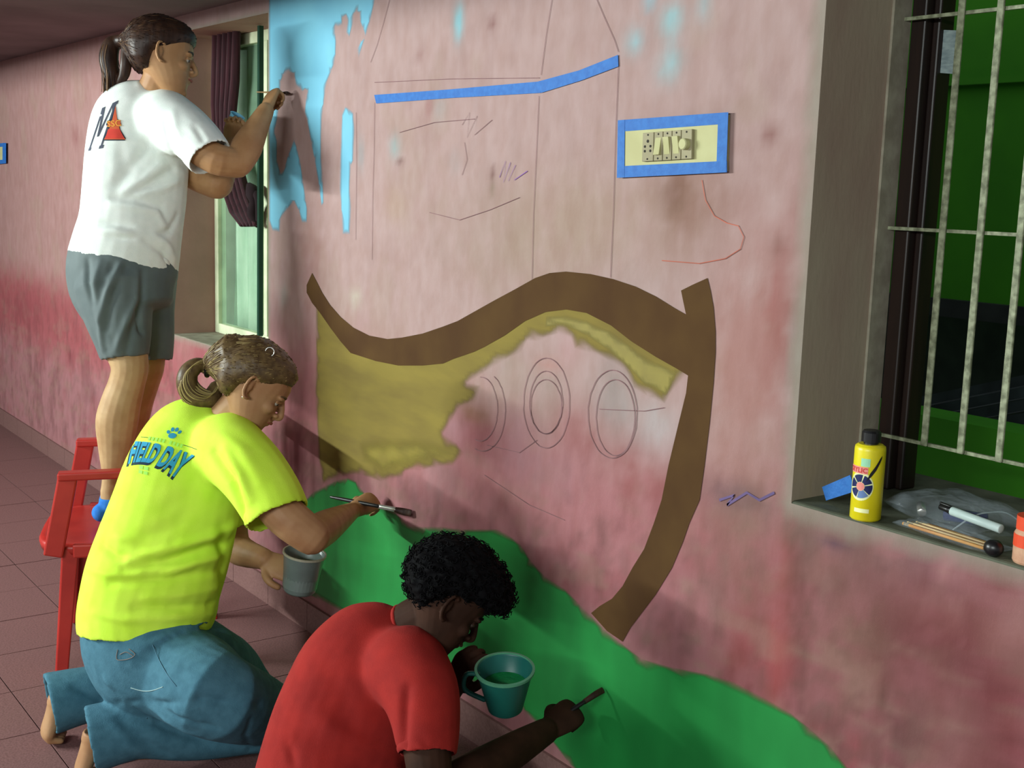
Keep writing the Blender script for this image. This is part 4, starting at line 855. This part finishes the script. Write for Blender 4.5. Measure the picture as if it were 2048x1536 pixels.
fo = [(sk([(430, 905), (465, 960), (480, 1010), (495, 1055)], d), .014, -.012), (sk([(452, 900), (480, 950), (500, 1000)], d), .014, .008), (sk([(440, 870), (480, 900), (520, 960)], d), .018, .005),
      (sk([(470, 1050), (420, 1075), (350, 1095), (260, 1120)], d), .016, .010), (sk([(465, 1080), (410, 1095), (340, 1120), (250, 1140)], d), .014, -.010), (sk([(450, 1110), (390, 1125), (330, 1150)], d), .013, .009),
      (sk([(440, 1140), (380, 1150), (310, 1160), (220, 1165)], d), .014, -.008), (sk([(435, 1175), (360, 1190), (290, 1195)], d), .013, .006), (sk([(428, 1205), (360, 1215), (270, 1215)], d), .012, -.008), (sk([(424, 1228), (350, 1235), (250, 1240), (190, 1225)], d), .012, .006),
      (sk([(200, 1085), (230, 1110), (300, 1120)], d), .012, -.007), (sk([(175, 1135), (220, 1150), (280, 1150)], d), .012, .007), (sk([(385, 1010), (350, 1050), (280, 1080)], d), .02, -.005), (sk([(400, 940), (380, 990), (330, 1020)], d), .022, -.004),
      (sk([(190, 1040), (240, 1075), (330, 1085)], d), .014, .005), (sk([(445, 1060), (448, 1130), (440, 1200)], d), .02, -.012)]
TY = garment('tshirt', t, M['teey'], KW, [(p_, w_, a_*1.4) for p_, w_, a_ in fo], .0058, 6, (.0035, 14), 11, spots=[(G(445, 900, 3.22), .13), (G(475, 975, 3.17), .12), (G(430, 860, 3.28), .08)]); TY['label'] = 'neon yellow T-shirt reading FIELD DAY in blue'
j = MB()
j.tube([(G(293, 1225, 3.33), 122*px(3.33), .135), (G(297, 1275, 3.33), 132*px(3.33), .155), (G(318, 1320, 3.32), 126*px(3.32), .160), (G(350, 1345, 3.30), 108*px(3.3), .15)], seg=28, cap=(.3, .6), ref=RC)
j.tube([(G(335, 1335, 3.30), .125), (G(385, 1360, 3.24), .128), (G(442, 1395, 3.17), .112), (kn1+Vector((-.02, -.04, .045)), .092), (kn1+Vector((0, .015, .0)), .072)], ref=RC, seg=24)
j.tube([(G(300, 1285, 3.42), .145), (G(400, 1330, 3.42), .125), (kn2+Vector((0, -.06, .06)), .095), (kn2, .070)], ref=RC, seg=24)
def shin(kn, an, r1, r2, k):
    dv = an-kn; Zv = Vector((0, 0, 1))
    return [(kn+Vector((0, -.01, .0)), .070), (kn+dv*.3+Zv*.005, .073), (kn+dv*.58+Zv*.012, r1), (kn+dv*.86+Zv*.045, r2*.94), (kn+dv*(1.10+k)+Zv*.030, r2*1.06)]
j.tube(shin(kn1, an1, .078, .092, .03), .9, ref=Vector((0, 0, 1)), hollow=.045, wall=.011, cap=(1, 0), seg=24)
j.tube(shin(kn2, an2, .074, .090, .05), .9, ref=Vector((0, 0, 1)), hollow=.045, wall=.011, cap=(1, 0), seg=24)
d = 3.2
fo = [(sk([(400, 1395), (440, 1404), (520, 1408)], d), .012, -.010), (sk([(260, 1412), (330, 1455), (420, 1488)], d), .012, -.008), (sk([(300, 1415), (345, 1445), (400, 1470)], d), .010, .008), (sk([(320, 1415), (370, 1440), (430, 1455)], d), .009, -.008), (sk([(350, 1425), (400, 1445)], d), .008, .007),
      (sk([(230, 1455), (260, 1490), (290, 1530)], d), .014, .006), (sk([(240, 1440), (300, 1490), (340, 1510)], d), .014, -.007), (sk([(500, 1440), (490, 1470), (500, 1500)], d), .008, -.006),
      (sk([(150, 1375), (200, 1400), (240, 1405)], d), .012, -.008), (sk([(210, 1355), (225, 1375)], d), .009, .007), (sk([(260, 1405), (330, 1408), (400, 1400)], 3.25), .010, -.010)]
me = j.remeshed(.0058, 5); q = getco(me); q[:, 2] = np.maximum(q[:, 2], .004); setco(me, q); ripple(me, .003, 18, 8); crease(me, fo)
q = getco(me); q[:, 2] = np.maximum(q[:, 2], .002); setco(me, q)
JE = link('jeans', me, M['jean'], KW, smooth=True); JE['label'] = 'light blue denim jeans with flared hems'
bj = bvh(JE)
def onsurf(bv, pts, off=.0015):
    out = []
    for u, v in pts:
        dd = ray(u, v).normalized(); h = bv.ray_cast(CAM, dd)
        if h[0] is not None: out.append(h[0]-dd*off)
    return out
def collar(par, c, t, ra, rb, m):
    t = t.normalized(); A = t.cross(RC).normalized(); B = A.cross(t)
    MB().tube([(c+A*ra*math.cos(q)+B*rb*math.sin(q), .0055) for q in [math.radians(k) for k in range(0, 376, 15)]], 1, ref=t, seg=8, sub=1, cap=(0, 0)).build('collar', m, par, smooth=True)
def seamline(name, bv, pts, r, m, par):
    q = onsurf(bv, pts)
    if len(q) > 1: return MB().tube([(p, r) for p in q], 1, seg=5, sub=3).build(name, m, par, smooth=True)
seamline('pocket_seam', bj, [(262, 1376), (285, 1382), (305, 1381), (325, 1374)], .0013, M['seam'], KW)
seamline('pocket_seam', bj, [(235, 1300), (233, 1318), (246, 1320), (262, 1316), (270, 1308), (258, 1298)], .0010, mat('tan_stitching', (130, 118, 110)), KW)
seamline('pocket_seam', bj, [(240, 1309), (252, 1304), (265, 1311)], .0010, mat('tan_stitching', (130, 118, 110)), KW)
seamline('side_seam', bj, [(305, 1290), (318, 1320), (335, 1350), (352, 1372)], .0010, mat('dark_denim_seam', (66, 108, 130)), KW)
# hair
HS2 = [(.22, -.10, -.26, .18), (.32, -.04, -.38, .29), (.44, .0, -.45, .345), (.54, .16, -.49, .37), (.64, .32, -.50, .385), (.77, .40, -.48, .375), (.88, .40, -.43, .33), (.98, .28, -.32, .24), (1.04, .10, -.16, .12)]
hm = hairshape(KM, kh, HS2); tie = G(414, 734, 3.33)
L = lambda x, y, z: KM @ (Vector((x, y, z-.5))*kh)
hm.tube([(L(-.36, 0, .62), .065), (L(-.42, 0, .60).lerp(tie, .5), .042), (tie, .020)], 1, sub=3)
HK = link('hair', hm.remeshed(.004, 6), M['hairl'], KW, smooth=True)
strands('hair_strands', HK, tie, 700, .0012, mat('mid_blonde_hair', (92, 72, 44), rough=.45), KW, .005); strands('hair_highlights', HK, tie, 330, .0010, M['hairg'], KW, .005)
lp = [tie, G(396, 731, 3.32), G(379, 743, 3.31), G(374, 764, 3.31), G(383, 786, 3.32), G(402, 798, 3.33), G(422, 796, 3.34), G(432, 776, 3.35)]
MB().tube(list(zip(lp, (.016, .022, .026, .029, .031, .031, .028, .020))), 1, sub=5).build('ponytail', M['hairl'], KW, smooth=True)
for nm, n_, mm_, rr in (('ponytail_strands', 150, mat('brown_blonde_hair', (84, 66, 42), rough=.45), 1.0), ('ponytail_highlights', 60, M['hairg'], 1.05)):
    mb = MB()
    for k in range(n_):
        a_ = random.uniform(0, 6.28); rq = rr*random.uniform(.93, 1.05); j1, j2 = math.cos(a_)*rq, math.sin(a_)*rq
        mb.tube([(p+(RX*j1*.7+RU*j1*.7+RC*j2)*r*.98, .0012) for p, r in zip(lp, (.014, .022, .026, .029, .031, .031, .028, .018))], 1, seg=4, sub=3, cap=(0, 0))
    mb.build(nm, mm_, KW, smooth=True, fix=False, kind='stuff')
MB().tube([(tie+RU*.022, .008), (tie+RC*.02+RX*.004, .008), (tie-RU*.022, .008), (tie-RC*.018, .008), (tie+RU*.022, .008)], 1, seg=8).build('hair_tie', M['black'], KW, smooth=True)
p = G(503, 802, 3.17); bk = bvh(KW); h = bk.find_nearest(L(.03, -.33, .33)); MB().blob(h[0]+RC*.003, .004, .004, .004).build('earring', M['silver'], KW, smooth=True)
bh = bvh(HK); h = bh.ray_cast(CAM, ray(540, 704).normalized()); hp_ = (h[0] if h[0] is not None else G(540, 704, 3.25))+RC*.004
MB().tube([(hp_+(RX*math.cos(a)+RU*math.sin(a))*.012, .0018) for a in [math.radians(q) for q in range(-60, 220, 35)]], 1, seg=6, sub=2).build('hair_clip', M['silver'], KW, smooth=True)
# print on the neon shirt
by = bvh(TY)
fn = quadf((266, 882), (389, 911), (354, 960), (256, 928), 7, 16)
drape_text('shirt_lettering_outline', 'FIELD DAY', lambda s, t: (fn(s*1.02-.01, t*1.10-.05)[0]-2.2, fn(s*1.02-.01, t*1.10-.05)[1]+3.2), M['navy_letter'], KW, by, .0016, .055)
drape_text('shirt_lettering', 'FIELD DAY', fn, M['blue_letter'], KW, by, .0028, .035)
bar_ = [[(i*.1, 0), (i*.1+.06, 0), (i*.1+.06, 1), (i*.1, 1)] for i in range(10) if i != 5]
drape_text('faded_print_row', 'MMMMMM', quadf((298, 873), (366, 889), (363, 896), (295, 880), 2, 2), M['faint'], KW, by, .0016, raw=flatmesh(bar_))
drape_text('faded_print_row', 'MM', quadf((279, 930), (297, 934), (295, 950), (277, 946)), M['faint'], KW, by, .0016, raw=flatmesh([[(0, .55), (.4, .55), (.4, 1), (0, 1)], [(.55, .55), (1, .55), (1, 1), (.55, 1)], [(0, 0), (.4, 0), (.4, .4), (0, .4)], [(.55, 0), (1, 0), (1, .4), (.55, .4)]]))
def oval(cx, cy, rx, ry, a=0, n=12): return [(cx+rx*math.cos(2*math.pi*i/n)*math.cos(a)-ry*math.sin(2*math.pi*i/n)*math.sin(a), cy+rx*math.cos(2*math.pi*i/n)*math.sin(a)+ry*math.sin(2*math.pi*i/n)*math.cos(a)) for i in range(n)]
drape_text('shirt_paw_print', 'MM', quadf((336, 853), (366, 856), (358, 878), (330, 876)), M['blue_letter'], KW, by, .0018, raw=flatmesh([oval(.45, .25, .3, .25), oval(.1, .55, .12, .17, .3), oval(.34, .8, .12, .2, .1), oval(.62, .82, .12, .2, -.1), oval(.88, .62, .12, .18, -.3)]))
seamline('shirt_rule_line', by, [(282, 874), (295, 875)], .0008, M['navy_letter'], KW); seamline('shirt_rule_line', by, [(367, 890), (380, 894), (393, 899)], .0008, M['navy_letter'], KW)
# brush and pot
a, c = Y(662, 994, -.150), Y(790, 1019, -.045)
br = MB().tube([(a, .004), (a.lerp(c, .3), .0065), (a.lerp(c, .75), .006)], seg=12).build('paint_brush', M['black'], smooth=True); tag(br, 'black-handled flat paint brush held by the kneeling woman', 'brush')
MB().tube([(a.lerp(c, .75), .0068, .004), (c, .008, .004)], seg=12).build('ferrule', M['silver'], br, smooth=True)
MB().tube([(c, .008, .004), (Y(806, 1023, -.026), .011, .003), (Y(822, 1026, -.012), .010, .002)], seg=12).build('bristles', M['hairb'], br, smooth=True)
pc = G(604, 1142, 3.42); tl = Vector((0, 0, 1))*.93+RX*.14+RC*.05; MM = Matrix.Translation(pc) @ tl.to_track_quat('Z', 'Y').to_matrix().to_4x4()
pot = MB().lathe([(.040, -.062), (.046, -.055), (.058, .050), (.060, .053), (.0575, .053), (.0555, .050), (.043, -.052), (.0, -.056)], n=36, M=MM).build('paint_pot', M['jug'], smooth=True); tag(pot, 'cloudy plastic paint pot held by the kneeling woman', 'pot')
MB().lathe([(.0575, .050), (.0615, .050), (.0615, .056), (.0575, .056), (.0575, .050)], n=36, M=MM, caps=False).build('rim', M['rim'], pot)
MB().lathe([(.0, -.045), (.0485, -.045), (.051, -.01), (.0, -.008)], n=30, M=MM).build('paint', M['jug'], pot)

# ---- man
D3 = 2.85
hc = G(888, 1196, 2.83); MM3 = headframe(hc, 12, 44, 0); mh = .228
b = MB(); head(b, MM3, mh); ears(b, MM3, mh)
b.tube(S([(888, 1222, 42, 2.84), (850, 1236, 50, 2.86), (800, 1262, 46, 2.88), (770, 1300, 40, 2.88)], D3))
b.tube(S([(775, 1295, 60), (740, 1340, 88), (708, 1400, 104), (682, 1480, 110), (660, 1570, 112), (645, 1660, 115)], D3), .60, seg=24)
sh = G(835, 1370, 2.72); el = G(862, 1600, 2.62); wr = Y(1092, 1462, -.17)
b.tube([(sh, .072), (G(850, 1460, 2.68), .058), (G(858, 1535, 2.64), .050), (el, .047)], ref=RC)
b.tube([(el, .046), (el.lerp(wr, .3), .050), (el.lerp(wr, .7), .042), (wr, .032)], ref=RC)
hv = Y(1172, 1404, -.04)-wr
hand(b, wr+hv.normalized()*.01, hv, RC*.8+RU*.5, 1, 1.0, (55, 65, 40), thumb=[(.02, .022, -.004), (.045, .042, -.018), (.072, .036, -.034), (.09, .018, -.044)])
wl = G(905, 1372, 2.93); e3 = G(838, 1440, 3.02)
b.tube([(G(810, 1330, 3.02), .065), (G(815, 1390, 3.05), .056), (e3, .048), (wl, .031)], ref=RC)
hand(b, wl, G(938, 1318, 2.88)-wl, -RX*.75+RC*.62, -1, 1.0, (30, 62, 60), thumb=[(.02, .022, -.004), (.045, .044, -.016), (.075, .046, -.03), (.094, .038, -.040)])
o3 = G(650, 1660, 2.85); o3.z = .22            # pelvis of the squatting man and the folded legs, below the frame
b.tube([(G(655, 1570, 2.85), .15), (o3, .15)], .8)
for sd in (-1, 1):
    base = Vector((o3.x+.12*sd, o3.y, .20)); kn = Vector((o3.x+.17*sd, o3.y+.36, .075)); an = Vector((o3.x+.11*sd, o3.y-.04, .06))
    b.tube([(base, .085), (base.lerp(kn, .5), .070), (kn, .052)]); b.tube([(kn, .050), (kn.lerp(an, .4), .050), (an, .034)])
    b.tube([(an, .036, .030), (an+Vector((0, -.06, -.005)), .038, .028), (an+Vector((0, -.13, -.020)), .042, .022), (an+Vector((0, -.18, -.030)), .038, .016)], ref=Vector((0, 0, 1)))
MA = body('person', b, M['skind'], .0034); tag(MA, 'squatting man with short black hair in a red T-shirt, bending over his mug', 'person')
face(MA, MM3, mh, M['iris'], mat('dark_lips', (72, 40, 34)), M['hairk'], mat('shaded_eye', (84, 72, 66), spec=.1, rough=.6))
t = MB(); d = D3
t.tube(S([(806, 1258, 52, 2.88, .9), (782, 1272, 84, 2.88, .74), (755, 1298, 112, 2.87, .66), (728, 1345, 132, 0, .64), (706, 1400, 140, 0, .64), (686, 1460, 146, 0, .66), (668, 1530, 150, 0, .70), (652, 1600, 152, 0, .74)], d)+[(G(642, 1665, d), 150*px(d), 122*px(d))], seg=28, cap=(.3, 0), hollow=.05)
t.tube([(G(812, 1335, 2.78), .098), (G(840, 1385, 2.72), .088), (G(852, 1450, 2.68), .076), (G(854, 1512, 2.65), .066)], ref=RC, hollow=.05, cap=(1, 0))
t.tube([(G(795, 1310, 3.0), .088), (G(812, 1370, 3.04), .078), (G(822, 1415, 3.04), .070)], ref=RC, hollow=.04, cap=(1, 0))
fo = [(sk([(815, 1380), (808, 1430), (805, 1490), (815, 1536)], d), .013, -.013), (sk([(640, 1400), (690, 1440), (760, 1480)], d), .022, -.007), (sk([(640, 1450), (700, 1480), (780, 1505)], d), .02, .006), (sk([(600, 1480), (660, 1510), (740, 1536)], d), .018, -.006), (sk([(650, 1340), (690, 1400), (700, 1470)], d), .03, -.006), (sk([(840, 1480), (860, 1495), (895, 1498)], d), .010, -.004), (sk([(575, 1490), (590, 1530)], d), .012, -.007)]
TR = garment('tshirt', t, M['teer'], MA, fo, .0056, 6, (.0028, 12), 21, spots=[(G(800, 1330, 2.72), .14), (G(800, 1400, 2.68), .13), (G(770, 1280, 2.80), .09)]); TR['label'] = 'plain red T-shirt'
collar(MA, G(815, 1258, 2.87), G(870, 1226, 2.845)-G(800, 1262, 2.88), .058, .050, M['teer'])
t = MB(); t.tube([(G(650, 1630, 2.85), .12), (o3+Vector((0, 0, .02)), .15), (o3-Vector((0, 0, .04)), .13)], .8, seg=24)
for sd in (-1, 1):
    base = Vector((o3.x+.12*sd, o3.y, .20)); kn = Vector((o3.x+.17*sd, o3.y+.36, .075)); an = Vector((o3.x+.11*sd, o3.y-.04, .06))
    t.tube([(base, .105), (base.lerp(kn, .5), .088), (kn, .068)]); t.tube([(kn, .066), (kn.lerp(an, .5), .062), (an+(an-kn)*.0, .054)], hollow=.02)
link('trousers', t.remeshed(.007, 4), M['trouser'], MA, smooth=True)
# curly black hair
HS3 = [(.30, -.10, -.34, .24), (.40, -.04, -.46, .34), (.50, .0, -.52, .385), (.60, .10, -.55, .41), (.70, .40, -.56, .43), (.80, .56, -.54, .42), (.90, .60, -.50, .38), (1.0, .52, -.42, .32), (1.10, .34, -.28, .22), (1.16, .12, -.10, .12)]
me = hairshape(MM3, mh, HS3).remeshed(.0045, 5); ripple(me, .007, 90, 3); ripple(me, .004, 190, 4); HMN = link('hair', me, M['hairk'], MA, smooth=True)
mb = MB(); bvv = [(v.co.copy(), v.normal.copy()) for v in me.vertices]
for k in range(900):
    p, n_ = random.choice(bvv); t1 = n_.cross(Vector((random.gauss(0, 1), random.gauss(0, 1), random.gauss(0, 1)))).normalized(); t2 = n_.cross(t1); r = random.uniform(.003, .0065)
    mb.tube([(p+n_*(.001+.009*(i/4))+t1*r*(math.cos(i*1.3)-1)+t2*r*math.sin(i*1.3), .0016-.0002*i) for i in range(5)], 1, seg=4, sub=2, cap=(0, 0))
mb.build('hair_curls', M['hairk'], MA, smooth=True, fix=False, kind='stuff')
# mug of green paint held by its handle
tl = (Vector((0, 0, 1))*.96+RC*.20-RX*.04).normalized(); pc = G(1010, 1378, 2.84); MM = Matrix.Translation(pc) @ tl.to_track_quat('Z', 'Y').to_matrix().to_4x4()
mug = MB().lathe([(.0, -.058), (.034, -.058), (.041, -.052), (.0655, .050), (.0685, .055), (.066, .056), (.063, .050), (.040, -.044), (.0, -.046)], n=40, M=MM).build('paint_mug', M['bucket'], smooth=True); tag(mug, 'teal plastic mug of green paint held by the man', 'mug')
MB().lathe([(.0645, .050), (.0700, .050), (.0705, .056), (.0645, .057), (.0645, .050)], n=40, M=MM, caps=False).build('rim', M['bucketrim'], mug, smooth=False)
MB().lathe([(.0, .006), (.0515, .006), (.0525, .012), (.0, .014)], n=36, M=MM).build('paint', M['gpaint'], mug)
lx = MM.inverted().to_3x3() @ (-RX); ang = math.atan2(lx.y, lx.x); hx = Vector((math.cos(ang), math.sin(ang), 0))
MB().tube([(MM @ (hx*.062+Vector((0, 0, .042))), .006), (MM @ (hx*.090+Vector((0, 0, .040))), .006), (MM @ (hx*.094+Vector((0, 0, .0))), .006), (MM @ (hx*.050+Vector((0, 0, -.028))), .006)], 1.5, seg=12, ref=RC).build('handle', M['bucket'], mug, smooth=True)
c = Y(1192, 1388, -.03); a = Y(1096, 1452, -.15)
br = MB().tube([(a, .004), (a.lerp(c, .3), .006), (a.lerp(c, .75), .0055)], seg=12).build('paint_brush', M['black'], smooth=True); tag(br, 'dark paint brush in the hand of the man, low against the green hill', 'brush')
MB().tube([(a.lerp(c, .75), .0065, .004), (c, .008, .004), (Y(1206, 1380, -.008), .008, .002)], seg=12).build('bristles', M['hairb'], br, smooth=True)

# ------------------------------------------------------------------ things on the right sill (top z = .98)
SZ = .980
bo = Z(1727, 1040, SZ); bo = Vector((bo.x-.006, .022, SZ)); 
h0 = 0
MBt = Matrix.Translation(bo)
bt = MB().lathe([(.0, .0), (.027, .0), (.030, .003), (.030, .140), (.029, .147), (.0235, .151), (.0, .151)], n=40, M=MBt).build('paint_bottle', M['yellow'], smooth=False); tag(bt, 'yellow bottle of acrylic paint with a black flip cap on the window sill', 'bottle')
for f in bt.data.polygons: f.use_smooth = abs(f.normal.z) < .5
MB().lathe([(.0, .151), (.014, .151), (.014, .156), (.0185, .156), (.0185, .174), (.016, .178), (.0, .178)], n=28, M=MBt).build('flip_cap', M['black'], bt)
th = math.atan2(CAM.y-bo.y, CAM.x-bo.x)      # side of the bottle turned to the room
def label(name, me, m, off):         # me: flat mesh, x = arc length, y = height
    bm = bmesh.new(); bm.from_mesh(me); bmesh.ops.triangulate(bm, faces=bm.faces)
    for _ in range(4):
        L_ = [e for e in bm.edges if e.calc_length() > .006]
        if L_: bmesh.ops.subdivide_edges(bm, edges=L_, cuts=1); bmesh.ops.triangulate(bm, faces=bm.faces)
    for v in bm.verts:
        a = th+v.co.x/.030; r = .030+off; v.co = Vector((bo.x+r*math.cos(a), bo.y+r*math.sin(a), bo.z+v.co.y))
    bm.to_mesh(me); bm.free(); o = link(name, me, m, bt); return o
def rect(x0, y0, x1, y1): return [(x0, y0), (x1, y0), (x1, y1), (x0, y1)]
def ring_sector(cx, cy, r0, r1, a0, a1, n=8): return [(cx+r1*math.cos(math.radians(a0+(a1-a0)*i/n)), cy+r1*math.sin(math.radians(a0+(a1-a0)*i/n))) for i in range(n+1)]+[(cx+r0*math.cos(math.radians(a1-(a1-a0)*i/n)), cy+r0*math.sin(math.radians(a1-(a1-a0)*i/n))) for i in range(n+1)]
cx, cy = -.014, .070
label('label_disc', flatmesh([oval(cx, cy, .0255, .0285, 0, 32)]), M['paleg'], .0003)
label('label_palette', flatmesh([ring_sector(cx, cy, .009, .0235, a, a+52) for a in (20, 80, 140, 200, 320)]), M['navy'], .0006)
label('label_palette_light', flatmesh([ring_sector(cx, cy, .009, .0235, 257, 315)]), M['steelb'], .0006)
label('label_centre', flatmesh([oval(cx, cy, .0085, .0085, 0, 20)]), M['pinkp'], .0006)
label('label_brush', flatmesh([[(-.004, .080), (.006, .092), (.014, .104), (.024, .125), (.026, .133), (.021, .128), (.012, .112), (.003, .098)]]), M['black'], .0009)
label('label_patch', flatmesh([rect(-.016, .110, .002, .126)]), M['mint'], .0004)
label('label_band', flatmesh([rect(-.048, .095, -.001, .109)]), M['pinkp'], .0004)
label('label_panel', flatmesh([rect(-.024, .018, .006, .026)]), M['paleg'], .0004)
cu = bpy.data.curves.new('t', 'FONT'); cu.body = 'ACRYLIC'; cu.size = .0135; cu.offset = .0003; cu.resolution_u = 2
o = bpy.data.objects.new('t', cu); COL.objects.link(o); me = bpy.data.meshes.new_from_object(o.evaluated_get(bpy.context.evaluated_depsgraph_get())); bpy.data.objects.remove(o, do_unlink=True)
q = getco(me); q[:, 0] += -.0025-q[:, 0].max(); q[:, 1] += .0975; setco(me, q); label('label_lettering', me, M['red'], .0008)
# clear zip bag with tubes and pencils
def pillow(name, c, M3, sx, sy, sz, m, n=22):
    vs = []; fs = []
    for side in (1, -1):
        for i in range(n+1):
            for k in range(n+1):
                s, t = i/n*2-1, k/n*2-1; z = sz*max(0, (1-s**4)*(1-t**4))**.6*side+.0025*math.sin(7*s+3*t*side)*math.cos(5*t-s)
                p = M3 @ Vector((s*sx, t*sy, max(z, -.55*sz)+.55*sz+.001)); vs.append(Vector(c)+p)
    for sd in range(2):
        for i in range(n):
            for k in range(n): a = sd*(n+1)**2+i*(n+1)+k; fs.append((a, a+n+1, a+n+2, a+1))
    return MB().add(vs, fs).build(name, m, smooth=True)
def onsill(u, v, z=SZ): return Z(u, v, z)
A1 = onsill(1845, 1015); ang = math.atan2((onsill(1960, 1050)-onsill(1740, 985)).y, (onsill(1960, 1050)-onsill(1740, 985)).x)
RM = Matrix.Rotation(math.radians(-14), 3, 'Z')
bag = pillow('zip_bag', Vector((-1.345, .165, SZ+.001)), RM, .125, .085, .032, M['bag']); tag(bag, 'puffed clear plastic zip bag behind the yellow bottle', 'bag')
def rod(name, p, q, r, m, seg=10): return MB().tube([(p, r), (p.lerp(q, .5), r), (q, r)], 1, seg=seg, sub=1, cap=(.2, .2)).build(name, m, smooth=True)
B = lambda x, y, z: Vector((-1.345, .165, SZ+.001))+RM @ Vector((x, y, z))
seam = MB().tube([(B(.075, -.084, .012), .0016), (B(.078, -.04, .036), .0016), (B(.078, .0, .040), .0016), (B(.078, .04, .036), .0016), (B(.075, .084, .012), .0016)], 1, seg=6).build('zip_seam', M['bagl'], bag, smooth=True)
tag(rod('paint_tube', B(-.01, -.03, .016), B(.05, .02, .016), .013, M['violet']), 'dark blue paint tube lying inside the clear zip bag', 'paint tube')
tag(rod('paint_tube', B(-.09, -.02, .012), B(-.045, -.055, .012), .009, M['silver']), 'small silver paint tube inside the clear zip bag, beside the bottle', 'paint tube')
bag2 = pillow('flat_bag', Vector((-1.285, .052, SZ)), Matrix.Rotation(math.radians(-6), 3, 'Z'), .115, .036, .010, M['bag']); tag(bag2, 'flat clear plastic sleeve of pencils at the sill edge', 'bag')
for k in range(5):
    yy = .040+.0085*k; z = SZ+.0048+.001*(k % 2)
    o = rod('pencil', Vector((-1.388+.004*k, yy+.004, z)), Vector((-1.205-.004*k, yy-.010, z)), .0036, M['pencilw'] if k % 2 == 0 else mat('cream_pencil_wood', (216, 186, 130)), 6)
    tag(o, ['orange pencil nearest the sill edge', 'cream pencil second from the sill edge', 'orange pencil in the middle of the five', 'cream pencil second from the window bars', 'orange pencil nearest the window bars'][k]+' in the flat clear sleeve', 'pencil', 'pencils in the flat sleeve')
    MB().tube([(Vector((-1.385+.004*k, yy+.0038, z)), .0038), (Vector((-1.373+.004*k, yy+.003, z)), .0038)], 1, seg=8, sub=1, cap=(0, 0)).build('ferrule', M['silver'], o)
p, q = onsill(1904, 1022, SZ+.046), onsill(2002, 1058, SZ+.040)
mk = rod('marker_pen', p, q, .0085, M['marker'], 14); tag(mk, 'fat grey marker pen with a black cap lying on the right sill', 'pen')
dv = (p-q).normalized(); MB().tube([(p+dv*.0, .0082), (p+dv*.012, .006), (p+dv*.028, .0055)], 1, seg=12, sub=1, cap=(0, .3)).build('pen_cap', M['black'], mk, smooth=True)
MB().tube([(p+dv*.004+Vector((0, .008, .004)), .003), (p+dv*.034+Vector((0, .010, .004)), .003)], 1, seg=8, sub=1).build('pocket_clip', M['black'], mk, smooth=True)
# strip of blue tape sticking up behind the bottle
g = [Vector((Y(u, v, .05).x, .05, Y(u, v, .05).z)) for u, v in ((1644, 974), (1700, 950), (1712, 982), (1652, 1001))]
o = MB().prism(g, (0, .0015, 0)).build('masking_tape_strip', M['tape']); tag(o, 'loose strip of blue tape standing beside the yellow bottle on the sill', 'tape')
# bottle cut by the right edge of the frame
rb = Vector((Y(2062, 1070, .045).x+.008, .040, SZ)); RT = Matrix.Translation(rb)
o = MB().lathe([(.0, 0), (.030, 0), (.032, .004), (.032, .052), (.028, .060), (.0, .060)], n=32, M=RT).build('paint_jar', M['peach'], smooth=False); tag(o, 'paint jar with an orange-red lid cut by the right edge of the picture', 'jar')
MB().lathe([(.0, .060), (.030, .060), (.030, .084), (.0, .084)], n=32, M=RT).build('lid', M['orangeb'], o)
MB().lathe([(.0325, .030), (.0326, .030), (.0326, .052), (.0325, .052)], n=32, M=RT, caps=False).build('label', M['orangeb'], o)
pq = onsill(2005, 1092, SZ); o = MB().blob(Vector((pq.x+.030, .012, SZ+.016)), .018, .016, .016).build('pot_lid', M['black'], smooth=True); tag(o, 'small dark round pot lid in front of the orange-red jar', 'lid')
